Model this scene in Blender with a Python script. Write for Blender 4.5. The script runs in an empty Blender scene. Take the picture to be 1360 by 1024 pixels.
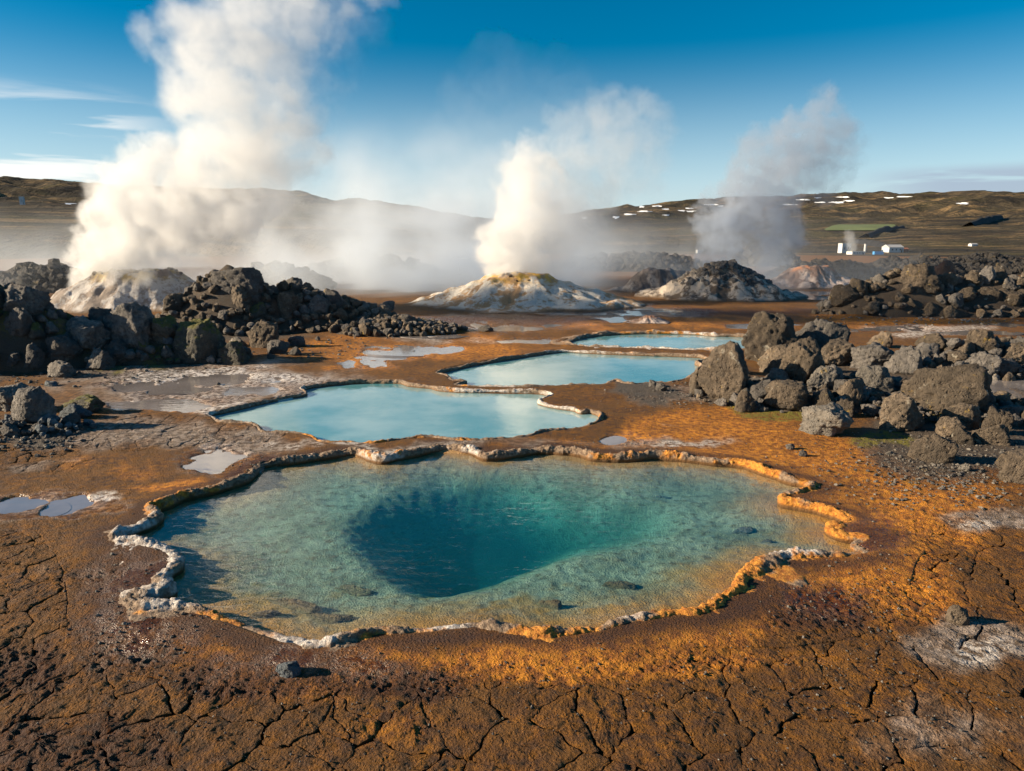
import bpy, bmesh, math, random
import numpy as np
from mathutils import Vector

# ------------------------------------------------------------------ camera, sky, sun, exposure
sc = bpy.context.scene
COL = sc.collection
F, CX, CY, VH, H = 907.0, 680.0, 512.0, 315.0, 2.2       # focal length in photo pixels, centre, horizon row, eye height
PITCH = math.atan((CY - VH) / F)
cam = bpy.data.cameras.new('camera'); cam_o = bpy.data.objects.new('camera', cam); COL.objects.link(cam_o); sc.camera = cam_o
cam.sensor_width = 36; cam.lens = 36 * F / 1360; cam.clip_start = .05; cam.clip_end = 20000
cam_o.location = (0, 0, H); cam_o.rotation_euler = (math.pi / 2 - PITCH, 0, 0)

SUN_EL, SUN_AZ = math.radians(19.5), math.radians(-94.0)   # azimuth from +Y, negative = to the left
sun = bpy.data.lights.new('sun', 'SUN'); sun_o = bpy.data.objects.new('sun', sun); COL.objects.link(sun_o)
sun.energy = 4.8; sun.angle = math.radians(.5); sun.color = (1, .82, .58)
sdir = Vector((math.sin(SUN_AZ) * math.cos(SUN_EL), math.cos(SUN_AZ) * math.cos(SUN_EL), math.sin(SUN_EL)))
sun_o.rotation_euler = sdir.to_track_quat('Z', 'Y').to_euler(); sun_o.location = sdir * 50

world = bpy.data.worlds.new('World'); sc.world = world; world.use_nodes = True
sc.view_settings.view_transform = 'Standard'; sc.view_settings.look = 'None'; sc.view_settings.gamma = 1
sc.view_settings.exposure = 1.22
cy = sc.cycles
cy.use_denoising = True; cy.max_bounces = 12; cy.diffuse_bounces = 3; cy.glossy_bounces = 3; cy.transmission_bounces = 4
cy.transparent_max_bounces = 16; cy.volume_bounces = 10; cy.volume_step_rate = 2.0; cy.volume_max_steps = 512
cy.caustics_reflective = False; cy.caustics_refractive = False; cy.sample_clamp_indirect = 6


class NT:
    """small helper for node trees"""
    def __init__(s, tree): s.t = tree; s.N = tree.nodes
    def new(s, typ, **k):
        n = s.N.new(typ)
        for a, b in k.items(): setattr(n, a, b)
        return n
    def put(s, sock, v):
        if v is None: return
        if hasattr(v, 'is_output'): s.t.links.new(v, sock)
        else:
            try: sock.default_value = v
            except Exception: sock.default_value = tuple(v) + (1,)
    def math(s, op, a, b=None, c=None, clamp=False):
        n = s.new('ShaderNodeMath', operation=op, use_clamp=clamp)
        for i, v in enumerate((a, b, c)): s.put(n.inputs[i], v)
        return n.outputs[0]
    def vmath(s, op, a, b=None, scale=None):
        n = s.new('ShaderNodeVectorMath', operation=op); s.put(n.inputs[0], a)
        if b is not None: s.put(n.inputs[1], b)
        if scale is not None: s.put(n.inputs['Scale'], scale)
        return n.outputs['Value'] if op in ('DISTANCE', 'LENGTH', 'DOT_PRODUCT') else n.outputs[0]
    def noise(s, vec, scale, detail=4, rough=.55, dist=0, out='Fac'):
        n = s.new('ShaderNodeTexNoise'); s.put(n.inputs['Vector'], vec)
        n.inputs['Scale'].default_value = scale; n.inputs['Detail'].default_value = detail
        n.inputs['Roughness'].default_value = rough; n.inputs['Distortion'].default_value = dist
        return n.outputs[out]
    def voro(s, vec, scale, feature='F1', out='Distance', rnd=1):
        n = s.new('ShaderNodeTexVoronoi', feature=feature); s.put(n.inputs['Vector'], vec)
        n.inputs['Scale'].default_value = scale; n.inputs['Randomness'].default_value = rnd
        return n.outputs[out]
    def ramp(s, x, a, b, lo=0., hi=1., smooth=True):
        n = s.new('ShaderNodeMapRange', interpolation_type='SMOOTHSTEP' if smooth else 'LINEAR'); s.put(n.inputs[0], x)
        for i, v in zip((1, 2, 3, 4), (a, b, lo, hi)): s.put(n.inputs[i], v)
        return n.outputs[0]
    def mix(s, f, a, b, blend='MIX'):
        n = s.new('ShaderNodeMix', data_type='RGBA', blend_type=blend); s.put(n.inputs[0], f); s.put(n.inputs[6], a); s.put(n.inputs[7], b)
        return n.outputs[2]
    def attr(s, name, out='Color'):
        n = s.new('ShaderNodeAttribute'); n.attribute_name = name; return n.outputs[out]
    def sep(s, v):
        n = s.new('ShaderNodeSeparateXYZ'); s.put(n.inputs[0], v); return n.outputs
    def comb(s, x, y, z):
        n = s.new('ShaderNodeCombineXYZ')
        for i, v in enumerate((x, y, z)): s.put(n.inputs[i], v)
        return n.outputs[0]
    def bump(s, h, strength=1., dist=.01, normal=None):
        n = s.new('ShaderNodeBump'); s.put(n.inputs['Strength'], strength); s.put(n.inputs['Distance'], dist); s.put(n.inputs['Height'], h)
        if normal is not None: s.put(n.inputs['Normal'], normal)
        return n.outputs[0]


def build_sky():
    t = NT(world.node_tree); bg = t.N['Background']
    sk = t.new('ShaderNodeTexSky'); sk.sky_type = 'NISHITA'; sk.sun_disc = False
    sk.sun_elevation = SUN_EL; sk.sun_rotation = SUN_AZ
    sk.air_density = 1.0; sk.dust_density = 0.25; sk.ozone_density = 2.6; sk.altitude = 300
    hs = t.new('ShaderNodeHueSaturation'); hs.inputs['Saturation'].default_value = 1.58; hs.inputs['Hue'].default_value = .491; hs.inputs['Value'].default_value = .90
    t.put(hs.inputs['Color'], sk.outputs[0])
    d = t.new('ShaderNodeTexCoord').outputs['Generated']
    x, y, z = t.sep(d)
    az = t.math('ARCTAN2', x, y)
    # thin pale haze near the horizon, all the way round
    hz = t.ramp(z, 0.0, .25, .64, 0.)
    col = t.mix(hz, hs.outputs[0], (6.2, 7.6, 8.8, 1))
    # low streaky cloud in the direction of the sun, and a thin grey bank low down on the other side
    wob = t.math('MULTIPLY', t.math('SUBTRACT', t.noise(t.comb(t.math('MULTIPLY', az, 3.), 0, 0), 1.0, 2), .5), .03)
    v = t.comb(t.math('MULTIPLY', az, 5.5), t.math('MULTIPLY', t.math('ADD', z, wob), 46.), 3.3)
    st = t.noise(v, 1.0, 5, .5, .35)
    band = t.math('MULTIPLY', t.ramp(z, .015, .05), t.ramp(z, .13, .18, 1., 0.))
    left = t.ramp(az, -.40, -.58)
    m = t.math('MULTIPLY', t.math('MULTIPLY', t.ramp(st, .43, .58), band), left)
    col = t.mix(t.math('MULTIPLY', m, .65), col, (11.5, 10.6, 9.6, 1))
    v2 = t.comb(t.math('MULTIPLY', az, 7.), t.math('MULTIPLY', z, 60.), 9.1)
    s2 = t.noise(v2, 1.0, 4, .5, .2)
    b2 = t.math('MULTIPLY', t.ramp(z, .088, .072), t.ramp(az, .42, .56))
    m2 = t.math('MULTIPLY', t.ramp(s2, .3, .5), b2)
    col = t.mix(t.math('MULTIPLY', m2, .8), col, (3.4, 4.1, 5.2, 1))
    t.put(bg.inputs[0], col); bg.inputs[1].default_value = .050


build_sky()

# ------------------------------------------------------------------ numbers: noise, pixels to ground
rng = np.random.default_rng(11); random.seed(5)
_P = np.random.default_rng(1).permutation(256); _P = np.concatenate([_P, _P, _P]).astype(np.int32)
_G = np.random.default_rng(2).normal(size=(256, 3)); _G /= np.linalg.norm(_G, axis=1)[:, None]
_GX, _GY = (f(np.random.default_rng(4).permutation(256) * 2 * np.pi / 256).astype(np.float32) for f in (np.cos, np.sin))


def pn2(x, y, z):
    """flat slice of gradient noise: the height only picks the pattern"""
    k = int(math.floor(z * 7.31)) & 255
    x = x.astype(np.float32); y = y.astype(np.float32)
    xf, yf = np.floor(x), np.floor(y); fx, fy = x - xf, y - yf
    xi, yi = xf.astype(np.int32) & 255, yf.astype(np.int32) & 255
    u, v = (f * f * f * (f * (f * 6 - 15) + 10) for f in (fx, fy))
    xa, xb = _P[xi + k], _P[((xi + 1) & 255) + k]
    def dot(px, i, j):
        h = _P[px + ((yi + j) & 255)]
        return _GX[h] * (fx - i) + _GY[h] * (fy - j)
    a = dot(xa, 0, 0); b = dot(xb, 1, 0); c = dot(xa, 0, 1); d = dot(xb, 1, 1)
    a = a + (b - a) * u; c = c + (d - c) * u
    return 1.45 * (a + (c - a) * v)


def pn(x, y, z=0.):
    """gradient noise, about -1..1"""
    if np.ndim(z) == 0 and np.ndim(x) > 0: return pn2(x, y, float(z))
    x, y, z = np.broadcast_arrays(np.asarray(x, float), np.asarray(y, float), np.asarray(z, float))
    xi, yi, zi = np.floor(x), np.floor(y), np.floor(z)
    fx, fy, fz = x - xi, y - yi, z - zi
    xi, yi, zi = (xi.astype(np.int64) & 255), (yi.astype(np.int64) & 255), (zi.astype(np.int64) & 255)
    u, v, w = (f * f * f * (f * (f * 6 - 15) + 10) for f in (fx, fy, fz))
    def g(i, j, k):
        h = _P[_P[_P[(xi + i) & 255] + ((yi + j) & 255)] + ((zi + k) & 255)]
        gr = _G[h]
        return gr[..., 0] * (fx - i) + gr[..., 1] * (fy - j) + gr[..., 2] * (fz - k)
    def lp(a, b, t): return a + (b - a) * t
    return 1.5 * lp(lp(lp(g(0, 0, 0), g(1, 0, 0), u), lp(g(0, 1, 0), g(1, 1, 0), u), v),
                    lp(lp(g(0, 0, 1), g(1, 0, 1), u), lp(g(0, 1, 1), g(1, 1, 1), u), v), w)


def fbm(x, y, z=0., octv=4, gain=.5, lac=2.03):
    s, a, n = 0., 1., 0.
    x, y, z = np.asarray(x, float), np.asarray(y, float), np.asarray(z, float)
    for i in range(octv):
        s = s + a * pn(x + 17.3 * i, y - 9.1 * i, z + 3.7 * i); n += a
        x, y, z, a = x * lac, y * lac, z * lac, a * gain
    return s / n


def worley(x, y, z, seed=0):
    """distance to the nearest of one random point per unit cell"""
    xi, yi, zi = np.floor(x).astype(np.int64), np.floor(y).astype(np.int64), np.floor(z).astype(np.int64)
    best = np.full(np.shape(x), 9.)
    for i in (-1, 0, 1):
        for j in (-1, 0, 1):
            for k in (-1, 0, 1):
                h = _P[_P[_P[(xi + i + seed) & 255] + ((yi + j) & 255)] + ((zi + k) & 255)]
                o = _G[h] * .45 + .5
                d = (xi + i + o[..., 0] - x) ** 2 + (yi + j + o[..., 1] - y) ** 2 + (zi + k + o[..., 2] - z) ** 2
                best = np.minimum(best, d)
    return np.sqrt(best)


def worley2(x, y, seed=0):
    xf, yf = np.floor(x), np.floor(y); fx, fy = (x - xf).astype(np.float32), (y - yf).astype(np.float32)
    xi, yi = xf.astype(np.int32), yf.astype(np.int32); best = np.full(np.shape(x), 9., np.float32)
    for i in (-1, 0, 1):
        for j in (-1, 0, 1):
            h = _P[_P[(xi + i + seed) & 255] + ((yi + j) & 255)]
            best = np.minimum(best, (i + .5 + .48 * _GX[h] - fx) ** 2 + (j + .5 + .48 * _GY[h] - fy) ** 2)
    return np.sqrt(best)


def sst(a, b, x):
    t = np.clip((x - a) / (b - a), 0, 1); return t * t * (3 - 2 * t)


SP, CP = math.sin(PITCH), math.cos(PITCH)


def ray(u, v):
    a, b = (np.asarray(u, float) - CX) / F, (CY - np.asarray(v, float)) / F
    return a, CP + b * SP, -SP + b * CP


def gp(u, v, z=0.):
    """point of the plane at height z under a photo pixel"""
    dx, dy, dz = ray(u, v); t = (z - H) / dz
    return np.stack([dx * t, dy * t], -1)


def proj(x, y, z=0.):
    """photo pixel of a point"""
    zz = np.asarray(z, float) - H
    c = np.maximum(y * CP - zz * SP, .05); up = y * SP + zz * CP
    return CX + F * x / c, CY - F * up / c


def depth(x, y, z=0.): return y * CP - (z - H) * SP


def at_dist(u, v, y):
    """point on the pixel's ray at a given distance north of the eye"""
    dx, dy, dz = ray(u, v); t = y / dy
    return np.array([dx * t, y, H + dz * t])


def mesh(name, V, Fc, mats=(), smooth=True, attrs=None):
    V = np.ascontiguousarray(V, np.float32); Fc = np.asarray(Fc)
    me = bpy.data.meshes.new(name)
    me.vertices.add(len(V)); me.vertices.foreach_set('co', V.ravel())
    n, k = Fc.shape
    me.loops.add(n * k); me.loops.foreach_set('vertex_index', Fc.astype(np.int32).ravel())
    me.polygons.add(n); me.polygons.foreach_set('loop_start', (np.arange(n) * k).astype(np.int32))
    me.polygons.foreach_set('use_smooth', np.full(n, smooth))
    me.update(calc_edges=True)
    for nm, a in (attrs or {}).items():
        a = np.ascontiguousarray(a, np.float32)
        if a.ndim == 1: me.attributes.new(nm, 'FLOAT', 'POINT').data.foreach_set('value', a)
        else: me.attributes.new(nm, 'FLOAT_COLOR', 'POINT').data.foreach_set('color', a.ravel())
    for m in mats: me.materials.append(m)
    return me


def link(name, me, parent=None, label=None, cat=None, group=None, kind=None):
    o = bpy.data.objects.new(name, me); COL.objects.link(o)
    if parent is not None: o.parent = parent
    tag(o, label, cat, group, kind); return o


def tag(o, label=None, cat=None, group=None, kind=None):
    for k, v in (('label', label), ('category', cat), ('group', group), ('kind', kind)):
        if v: o[k] = v


def grid_faces(r, c, closed=False):
    i = np.arange(r * c).reshape(r, c)
    if closed: i = np.concatenate([i, i[:, :1]], 1)
    return np.stack([i[:-1, :-1], i[:-1, 1:], i[1:, 1:], i[1:, :-1]], -1).reshape(-1, 4)


def spline(P, step):
    """closed Catmull-Rom through P, resampled evenly"""
    P = np.asarray(P, float); n = len(P); out = []
    for i in range(n):
        a, b, c, d = P[i - 1], P[i], P[(i + 1) % n], P[(i + 2) % n]
        t = np.linspace(0, 1, 12, endpoint=False)[:, None]
        out.append(.5 * ((2 * b) + (c - a) * t + (2 * a - 5 * b + 4 * c - d) * t ** 2 + (3 * b - a - 3 * c + d) * t ** 3))
    Q = np.concatenate(out); Q = np.vstack([Q, Q[:1]])
    s = np.concatenate([[0], np.cumsum(np.linalg.norm(np.diff(Q, axis=0), axis=1))])
    m = max(12, int(s[-1] / step)); k = np.linspace(0, s[-1], m, endpoint=False)
    return np.stack([np.interp(k, s, Q[:, i]) for i in range(2)], -1)


def sdist(poly, X, Y, reach):
    """signed distance to a closed polygon, positive inside, cut off at -reach"""
    sh = X.shape; X, Y = X.ravel(), Y.ravel(); out = np.full(X.shape, -reach)
    lo, hi = poly.min(0) - reach, poly.max(0) + reach
    k = np.where((X > lo[0]) & (X < hi[0]) & (Y > lo[1]) & (Y < hi[1]))[0]
    A, B = poly, np.roll(poly, -1, 0)
    for c in np.array_split(k, max(1, len(k) * len(A) // 6000000 + 1)):
        if not len(c): continue
        px, py = X[c][:, None], Y[c][:, None]
        ex, ey = (B - A).T; wx, wy = px - A[:, 0], py - A[:, 1]
        t = np.clip((wx * ex + wy * ey) / (ex * ex + ey * ey + 1e-12), 0, 1)
        d = np.sqrt(((wx - t * ex) ** 2 + (wy - t * ey) ** 2).min(1))
        cr = ((A[:, 1] > py) != (B[:, 1] > py)) & (px < (B[:, 0] - A[:, 0]) * (py - A[:, 1]) / (B[:, 1] - A[:, 1] + 1e-12) + A[:, 0])
        ins = cr.sum(1) % 2 == 1
        out[c] = np.where(ins, d, np.maximum(-d, -reach))
    return out.reshape(sh)


# ------------------------------------------------------------------ outlines traced on the ground
POOL1 = [(333, 630), (348, 617), (392, 610), (447, 602), (472, 600), (492, 606), (509, 609), (525, 606), (545, 602), (569, 597), (595, 594), (628, 598),
         (644, 605), (664, 604), (690, 600), (717, 597), (750, 598), (772, 601), (794, 606), (840, 606), (870, 604), (900, 606), (944, 611), (982, 614), (1017, 625),
         (1052, 637), (1073, 643), (1079, 649), (1064, 655), (1044, 659), (1041, 665), (1058, 669), (1088, 675), (1117, 684), (1131, 692), (1114, 698),
         (1107, 704), (1123, 711), (1141, 712), (1149, 718), (1137, 726), (1153, 734), (1129, 738), (1088, 740), (1047, 740), (1032, 744), (1008, 756),
         (988, 769), (982, 782), (964, 795), (944, 808), (918, 817), (900, 817), (832, 827), (789, 840), (724, 845), (680, 840), (637, 834), (607, 836),
         (550, 842), (507, 842), (463, 853), (420, 860), (399, 857), (368, 851), (330, 838), (299, 826), (268, 815), (233, 810), (193, 810), (171, 804),
         (171, 793), (199, 790), (221, 782), (211, 773), (221, 760), (233, 748), (224, 735), (205, 726), (180, 722), (155, 719), (155, 710),
         (171, 705), (193, 696), (208, 685), (199, 675), (221, 668), (246, 657), (280, 649), (318, 638)]
POOL2 = [(284, 556), (276, 551), (293, 547), (315, 542), (348, 534), (384, 527), (406, 523), (400, 517), (414, 513), (448, 509), (481, 507), (529, 507),
         (545, 511), (573, 514), (586, 517), (617, 519), (650, 519), (694, 520), (717, 521), (734, 525), (723, 529), (717, 534), (738, 540), (761, 543), (772, 547), (783, 546),
         (798, 551), (794, 561), (778, 567), (750, 572), (721, 575), (699, 581), (650, 585), (606, 586), (582, 583), (569, 582), (540, 584), (514, 588), (492, 590),
         (463, 588), (437, 589), (423, 587), (414, 581), (397, 577), (370, 576), (348, 575), (342, 567), (326, 563), (293, 562)]
POOL3 = [(580, 496), (595, 491), (628, 484), (661, 478), (694, 473), (727, 468), (750, 466), (789, 468), (840, 470), (872, 471), (905, 472), (934, 474),
         (940, 478), (926, 482), (933, 488), (914, 502), (894, 508), (864, 509), (835, 511), (817, 507), (800, 511), (762, 512), (740, 513), (694, 515),
         (628, 514), (604, 512), (617, 507), (600, 506), (594, 500)]
POOL4 = [(749, 456), (762, 450), (782, 446), (813, 443), (850, 442), (894, 442), (928, 443), (950, 445), (989, 446), (1006, 452), (995, 462), (962, 466),
         (938, 465), (905, 465), (872, 463), (828, 462), (784, 461)]
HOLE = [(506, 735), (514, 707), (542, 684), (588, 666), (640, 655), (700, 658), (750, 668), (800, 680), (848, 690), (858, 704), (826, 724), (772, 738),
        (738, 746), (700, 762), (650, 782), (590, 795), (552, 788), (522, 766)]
SHELF = [(700, 640), (790, 650), (900, 680), (900, 720), (790, 770), (745, 760), (722, 720), (735, 700), (720, 680)]
POOLS = [spline(gp(*np.array(p, float).T), s) for p, s in ((POOL1, .010), (POOL2, .016), (POOL3, .04), (POOL4, .05))]
POLYS = [p[::k] for p, k in zip(POOLS, (5, 4, 2, 2))]
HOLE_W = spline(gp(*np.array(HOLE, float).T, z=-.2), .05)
SHELF_W = spline(gp(*np.array(SHELF, float).T, z=-.2), .06)
WATER_Z = (-.035, -.03, -.03, -.03)
# shallow puddles: centre u, v, half width, half height in photo pixels
PUDDLES = [(50, 670, 115, 18), (0, 672, 70, 14), (296, 613, 42, 15), (205, 537, 85, 8), (335, 520, 48, 9), (300, 503, 90, 9), (200, 512, 70, 8), (470, 482, 36, 7), (548, 464, 62, 6), (510, 473, 46, 4), (700, 452, 40, 3), (440, 436, 34, 3),
           (575, 441, 45, 7), (660, 434, 66, 7), (808, 413, 80, 5), (806, 424, 30, 3.2), (1010, 434, 45, 2.5), (1200, 437, 60, 3.4), (1280, 443, 60, 3),
           (1335, 520, 44, 16), (1340, 545, 30, 6), (1215, 523, 20, 7), (1100, 391, 60, 6), (815, 585, 16, 7), (1190, 640, 1, 1), (905, 388, 46, 3), (1330, 430, 40, 2.5)]


def pud_field(X, Y):
    """1 in the middle of a puddle, 0 at its rough edge"""
    u, v = proj(X, Y); k = np.clip(depth(X, Y), 1, 60)
    w = fbm(X * 1.1 / (1 + .04 * k), Y * 1.1 / (1 + .04 * k), 4.2, 4)
    w = w + .55 * fbm(X * 3.7 / (1 + .05 * k), Y * 3.7 / (1 + .05 * k), 8.2, 3)
    best = np.full(X.shape, -2.6)
    for (a, b, c, d) in PUDDLES:
        best = np.maximum(best, 1 - ((u - a) / c) ** 2 - ((v - b) / d) ** 2)
    return best + 2.4 * w - .25


# ------------------------------------------------------------------ mounds (heaps of lava and vent cones)
class Mound:
    def __init__(s, parts, rough=.15, power=1.3, seed=0):
        """parts: (u, v of the base, half width px, height px, depth/width)"""
        s.p = []
        for (u, v, hw, h, k) in parts:
            c = gp(u, v); sc_ = depth(c[0], c[1]) / F
            a = hw * sc_; s.p.append((c[0], c[1] + a * k * .75, a, a * k, h * sc_))
        s.rough, s.power, s.seed = rough, power, seed
        q = np.array(s.p); s.box = ((q[:, 0] - q[:, 2]).min(), (q[:, 0] + q[:, 2]).max(), (q[:, 1] - q[:, 3]).min(), (q[:, 1] + q[:, 3]).max())
        s.h = q[:, 4].max()
    def z(s, X, Y):
        z = np.zeros(np.shape(X))
        for (cx, cy_, a, b, h) in s.p:
            r = np.sqrt(((X - cx) / a) ** 2 + ((Y - cy_) / b) ** 2)
            r = r * (1 + s.rough * fbm(X / a * 2.2, Y / a * 2.2, s.seed + 1.5, 4))
            z = np.maximum(z, h * np.clip(1 - r, 0, 1) ** s.power)
        return z


HEAPS = {
    'left': Mound([(-40, 492, 150, 118, .55), (20, 490, 120, 84, .6), (165, 484, 110, 55, .5), (262, 482, 60, 26, .6)], power=.75, seed=1),
    'mid': Mound([(292, 442, 112, 92, .55), (375, 440, 120, 62, .5), (455, 438, 90, 34, .6), (520, 446, 95, 20, .5)], power=.85, seed=2),
    'back': Mound([(1225, 420, 120, 62, .45), (1330, 420, 150, 55, .45), (1150, 418, 60, 26, .5), (1460, 420, 160, 60, .5)], power=.8, seed=3),
    'right': Mound([(1120, 545, 190, 34, .55), (1290, 560, 150, 30, .6)], power=.9, seed=4),
    'low': Mound([(25, 578, 80, 18, .5)], power=.9, seed=5),
    'midright': Mound([(1330, 500, 130, 46, .5)], power=.9, seed=6),
}


def base_z(X, Y):
    d = np.hypot(X, Y)
    z = .035 * fbm(X * .25, Y * .25, .5, 3) * sst(2, 8, d) + .07 * fbm(X * .55, Y * .8, 3.5, 4) * sst(9.5, 14, d) * sst(60, 35, d) + .02 * fbm(X * .9, Y * .9, 2.5, 3)
    return z - 1.0 * sst(45, 110, d) - 2.2 * sst(90, 230, d) - 5.0 * sst(200, 460, d)


def solid_z(X, Y):
    z = base_z(X, Y)
    for m in HEAPS.values(): z = z + m.z(X, Y)
    return z


def cast(u, v, zf=solid_z, t0=1.5, t1=90., n=800):
    dx, dy, dz = (float(q) for q in ray(u, v))
    t = np.geomspace(t0, t1, n); x, y, z = dx * t, dy * t, H + dz * t
    k = np.argmax(z < zf(x, y))
    return np.array([x[k], y[k], z[k]])


def blob(u, v, lst):
    s = np.zeros(np.shape(u))
    for (a, b, c, d, w) in lst: s = np.maximum(s, w * np.exp(-((u - a) / c) ** 2 - ((v - b) / d) ** 2))
    return s


# where the mud is split into plates, and the colour zones of the ground (stains of the soil and painted glints, by place)
PLATE = [(560, 990, 560, 95, 1), (150, 960, 300, 120, 1), (20, 790, 110, 90, 1), (1180, 930, 330, 130, 1), (1300, 760, 150, 70, .95), (190, 575, 190, 26, .9), (60, 610, 110, 30, .6), (640, 925, 300, 40, .75)]
PLATE_OFF = [(180, 770, 90, 110, 1), (520, 880, 330, 26, .8), (330, 880, 190, 32, 1.), (1040, 810, 130, 48, 1), (1180, 740, 70, 40, .6)]
ORANGE = [(950, 570, 130, 40, 1), (1050, 610, 160, 40, .9), (1180, 670, 190, 60, .85), (1180, 770, 130, 70, .8), (700, 880, 300, 34, .8), (880, 880, 260, 30, .7), (640, 460, 110, 20, .6),
          (470, 468, 120, 20, .6), (900, 430, 320, 14, .5), (1200, 426, 220, 14, .6), (640, 470, 180, 20, .55), (460, 455, 160, 16, .5), (170, 625, 130, 16, .5), (560, 960, 300, 60, .35), (210, 546, 110, 5, .7), (250, 645, 120, 8, .7), (1290, 700, 130, 50, .45)]
DARK = [(90, 990, 240, 70, .62), (30, 890, 110, 60, .6), (900, 1010, 160, 40, .45), (200, 800, 120, 110, .9), (420, 900, 260, 34, .9), (1060, 800, 120, 40, .85), (150, 500, 250, 16, .6), (640, 425, 240, 9, .7), (300, 640, 60, 14, .4), (1150, 720, 60, 30, .8), (920, 415, 280, 5, .8), (300, 585, 80, 16, .5)]
GREY = [(290, 512, 230, 36, 1), (170, 580, 200, 26, .85), (330, 590, 90, 22, .8), (1320, 690, 90, 18, .8), (1290, 850, 110, 40, .8), (1260, 980, 170, 70, .5), (890, 520, 110, 18, .6), (600, 590, 240, 10, .6), (850, 590, 120, 12, .5), (60, 760, 100, 90, .3), (560, 448, 60, 10, .7), (30, 620, 110, 10, .5), (900, 595, 120, 12, .5), (60, 665, 110, 16, .6)]
WHITE = [(300, 500, 190, 14, .8), (230, 540, 160, 10, .8), (400, 545, 130, 12, .7), (640, 452, 120, 6, .5), (1240, 436, 130, 6, .7), (380, 595, 70, 16, .6), (1310, 860, 70, 24, .7), (120, 655, 60, 9, .8), (300, 518, 140, 12, .55), (920, 598, 80, 8, .6), (900, 565, 50, 10, .4), (560, 446, 45, 8, .7), (1310, 695, 60, 10, .6), (1240, 445, 90, 7, .7), (480, 590, 200, 6, .6), (150, 545, 60, 8, .4)]  # pale crust, and glints of the wet flats painted as white patches
GRAVEL = [(1270, 590, 130, 45, 1), (1130, 510, 160, 40, .8), (860, 520, 60, 12, .9), (1330, 500, 120, 40, .9), (40, 575, 60, 24, .9), (100, 490, 200, 18, .6), (300, 440, 160, 22, .7), (1260, 412, 190, 14, .8), (240, 480, 90, 18, .5)]
MOSS = [(1060, 545, 70, 14, .9), (1010, 530, 50, 14, .8), (165, 484, 70, 14, .9), (1190, 590, 100, 12, .6), (240, 470, 60, 14, .7), (1220, 635, 60, 14, .4)]
WET = [(290, 512, 200, 30, 1), (60, 668, 120, 22, .9), (200, 800, 130, 120, .55), (1080, 790, 90, 40, .6), (430, 890, 250, 34, .5), (640, 430, 200, 18, .8), (1150, 715, 60, 30, .8), (300, 615, 60, 22, .9), (840, 415, 140, 12, .8), (850, 585, 60, 14, .6), (520, 470, 90, 16, .5)]


def zones(X, Y):
    u, v = proj(X, Y)
    k = np.clip(depth(X, Y), 1.5, 60)
    s = 3.2 / k ** .55
    n1, n2 = fbm(X * s, Y * s, 1.1, 5), fbm(X * s + 40, Y * s - 17, 5.1, 5)
    n3 = fbm(X * s * 3, Y * s * 3, 8.7, 4)
    uu, vv = u + n1 * 45, v + n2 * 26 * (k < 12) + n2 * 8 * (k >= 12)
    def zn(l, lo=.28, hi=.62): return sst(lo, hi, blob(uu, vv, l) + .28 * n3 + .12 * n1)
    A = np.stack([zn(ORANGE), zn(DARK), zn(GREY), zn(WHITE, .38, .66)], -1)
    B = np.stack([zn(GRAVEL), zn(MOSS, .3, .56), zn(WET), np.zeros(X.shape)], -1)
    return A, B


def plate_mask(X, Y):
    u, v = proj(X, Y); n = fbm(X * 1.6, Y * 1.6, 3.3, 3)
    m = np.clip(blob(u, v, PLATE) * 1.5 - 1.3 * blob(u, v, PLATE_OFF), 0, 2) + .25 * n
    m = np.where(v > 1040, np.maximum(m, .8), m)
    return sst(.42, .66, m)


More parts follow.
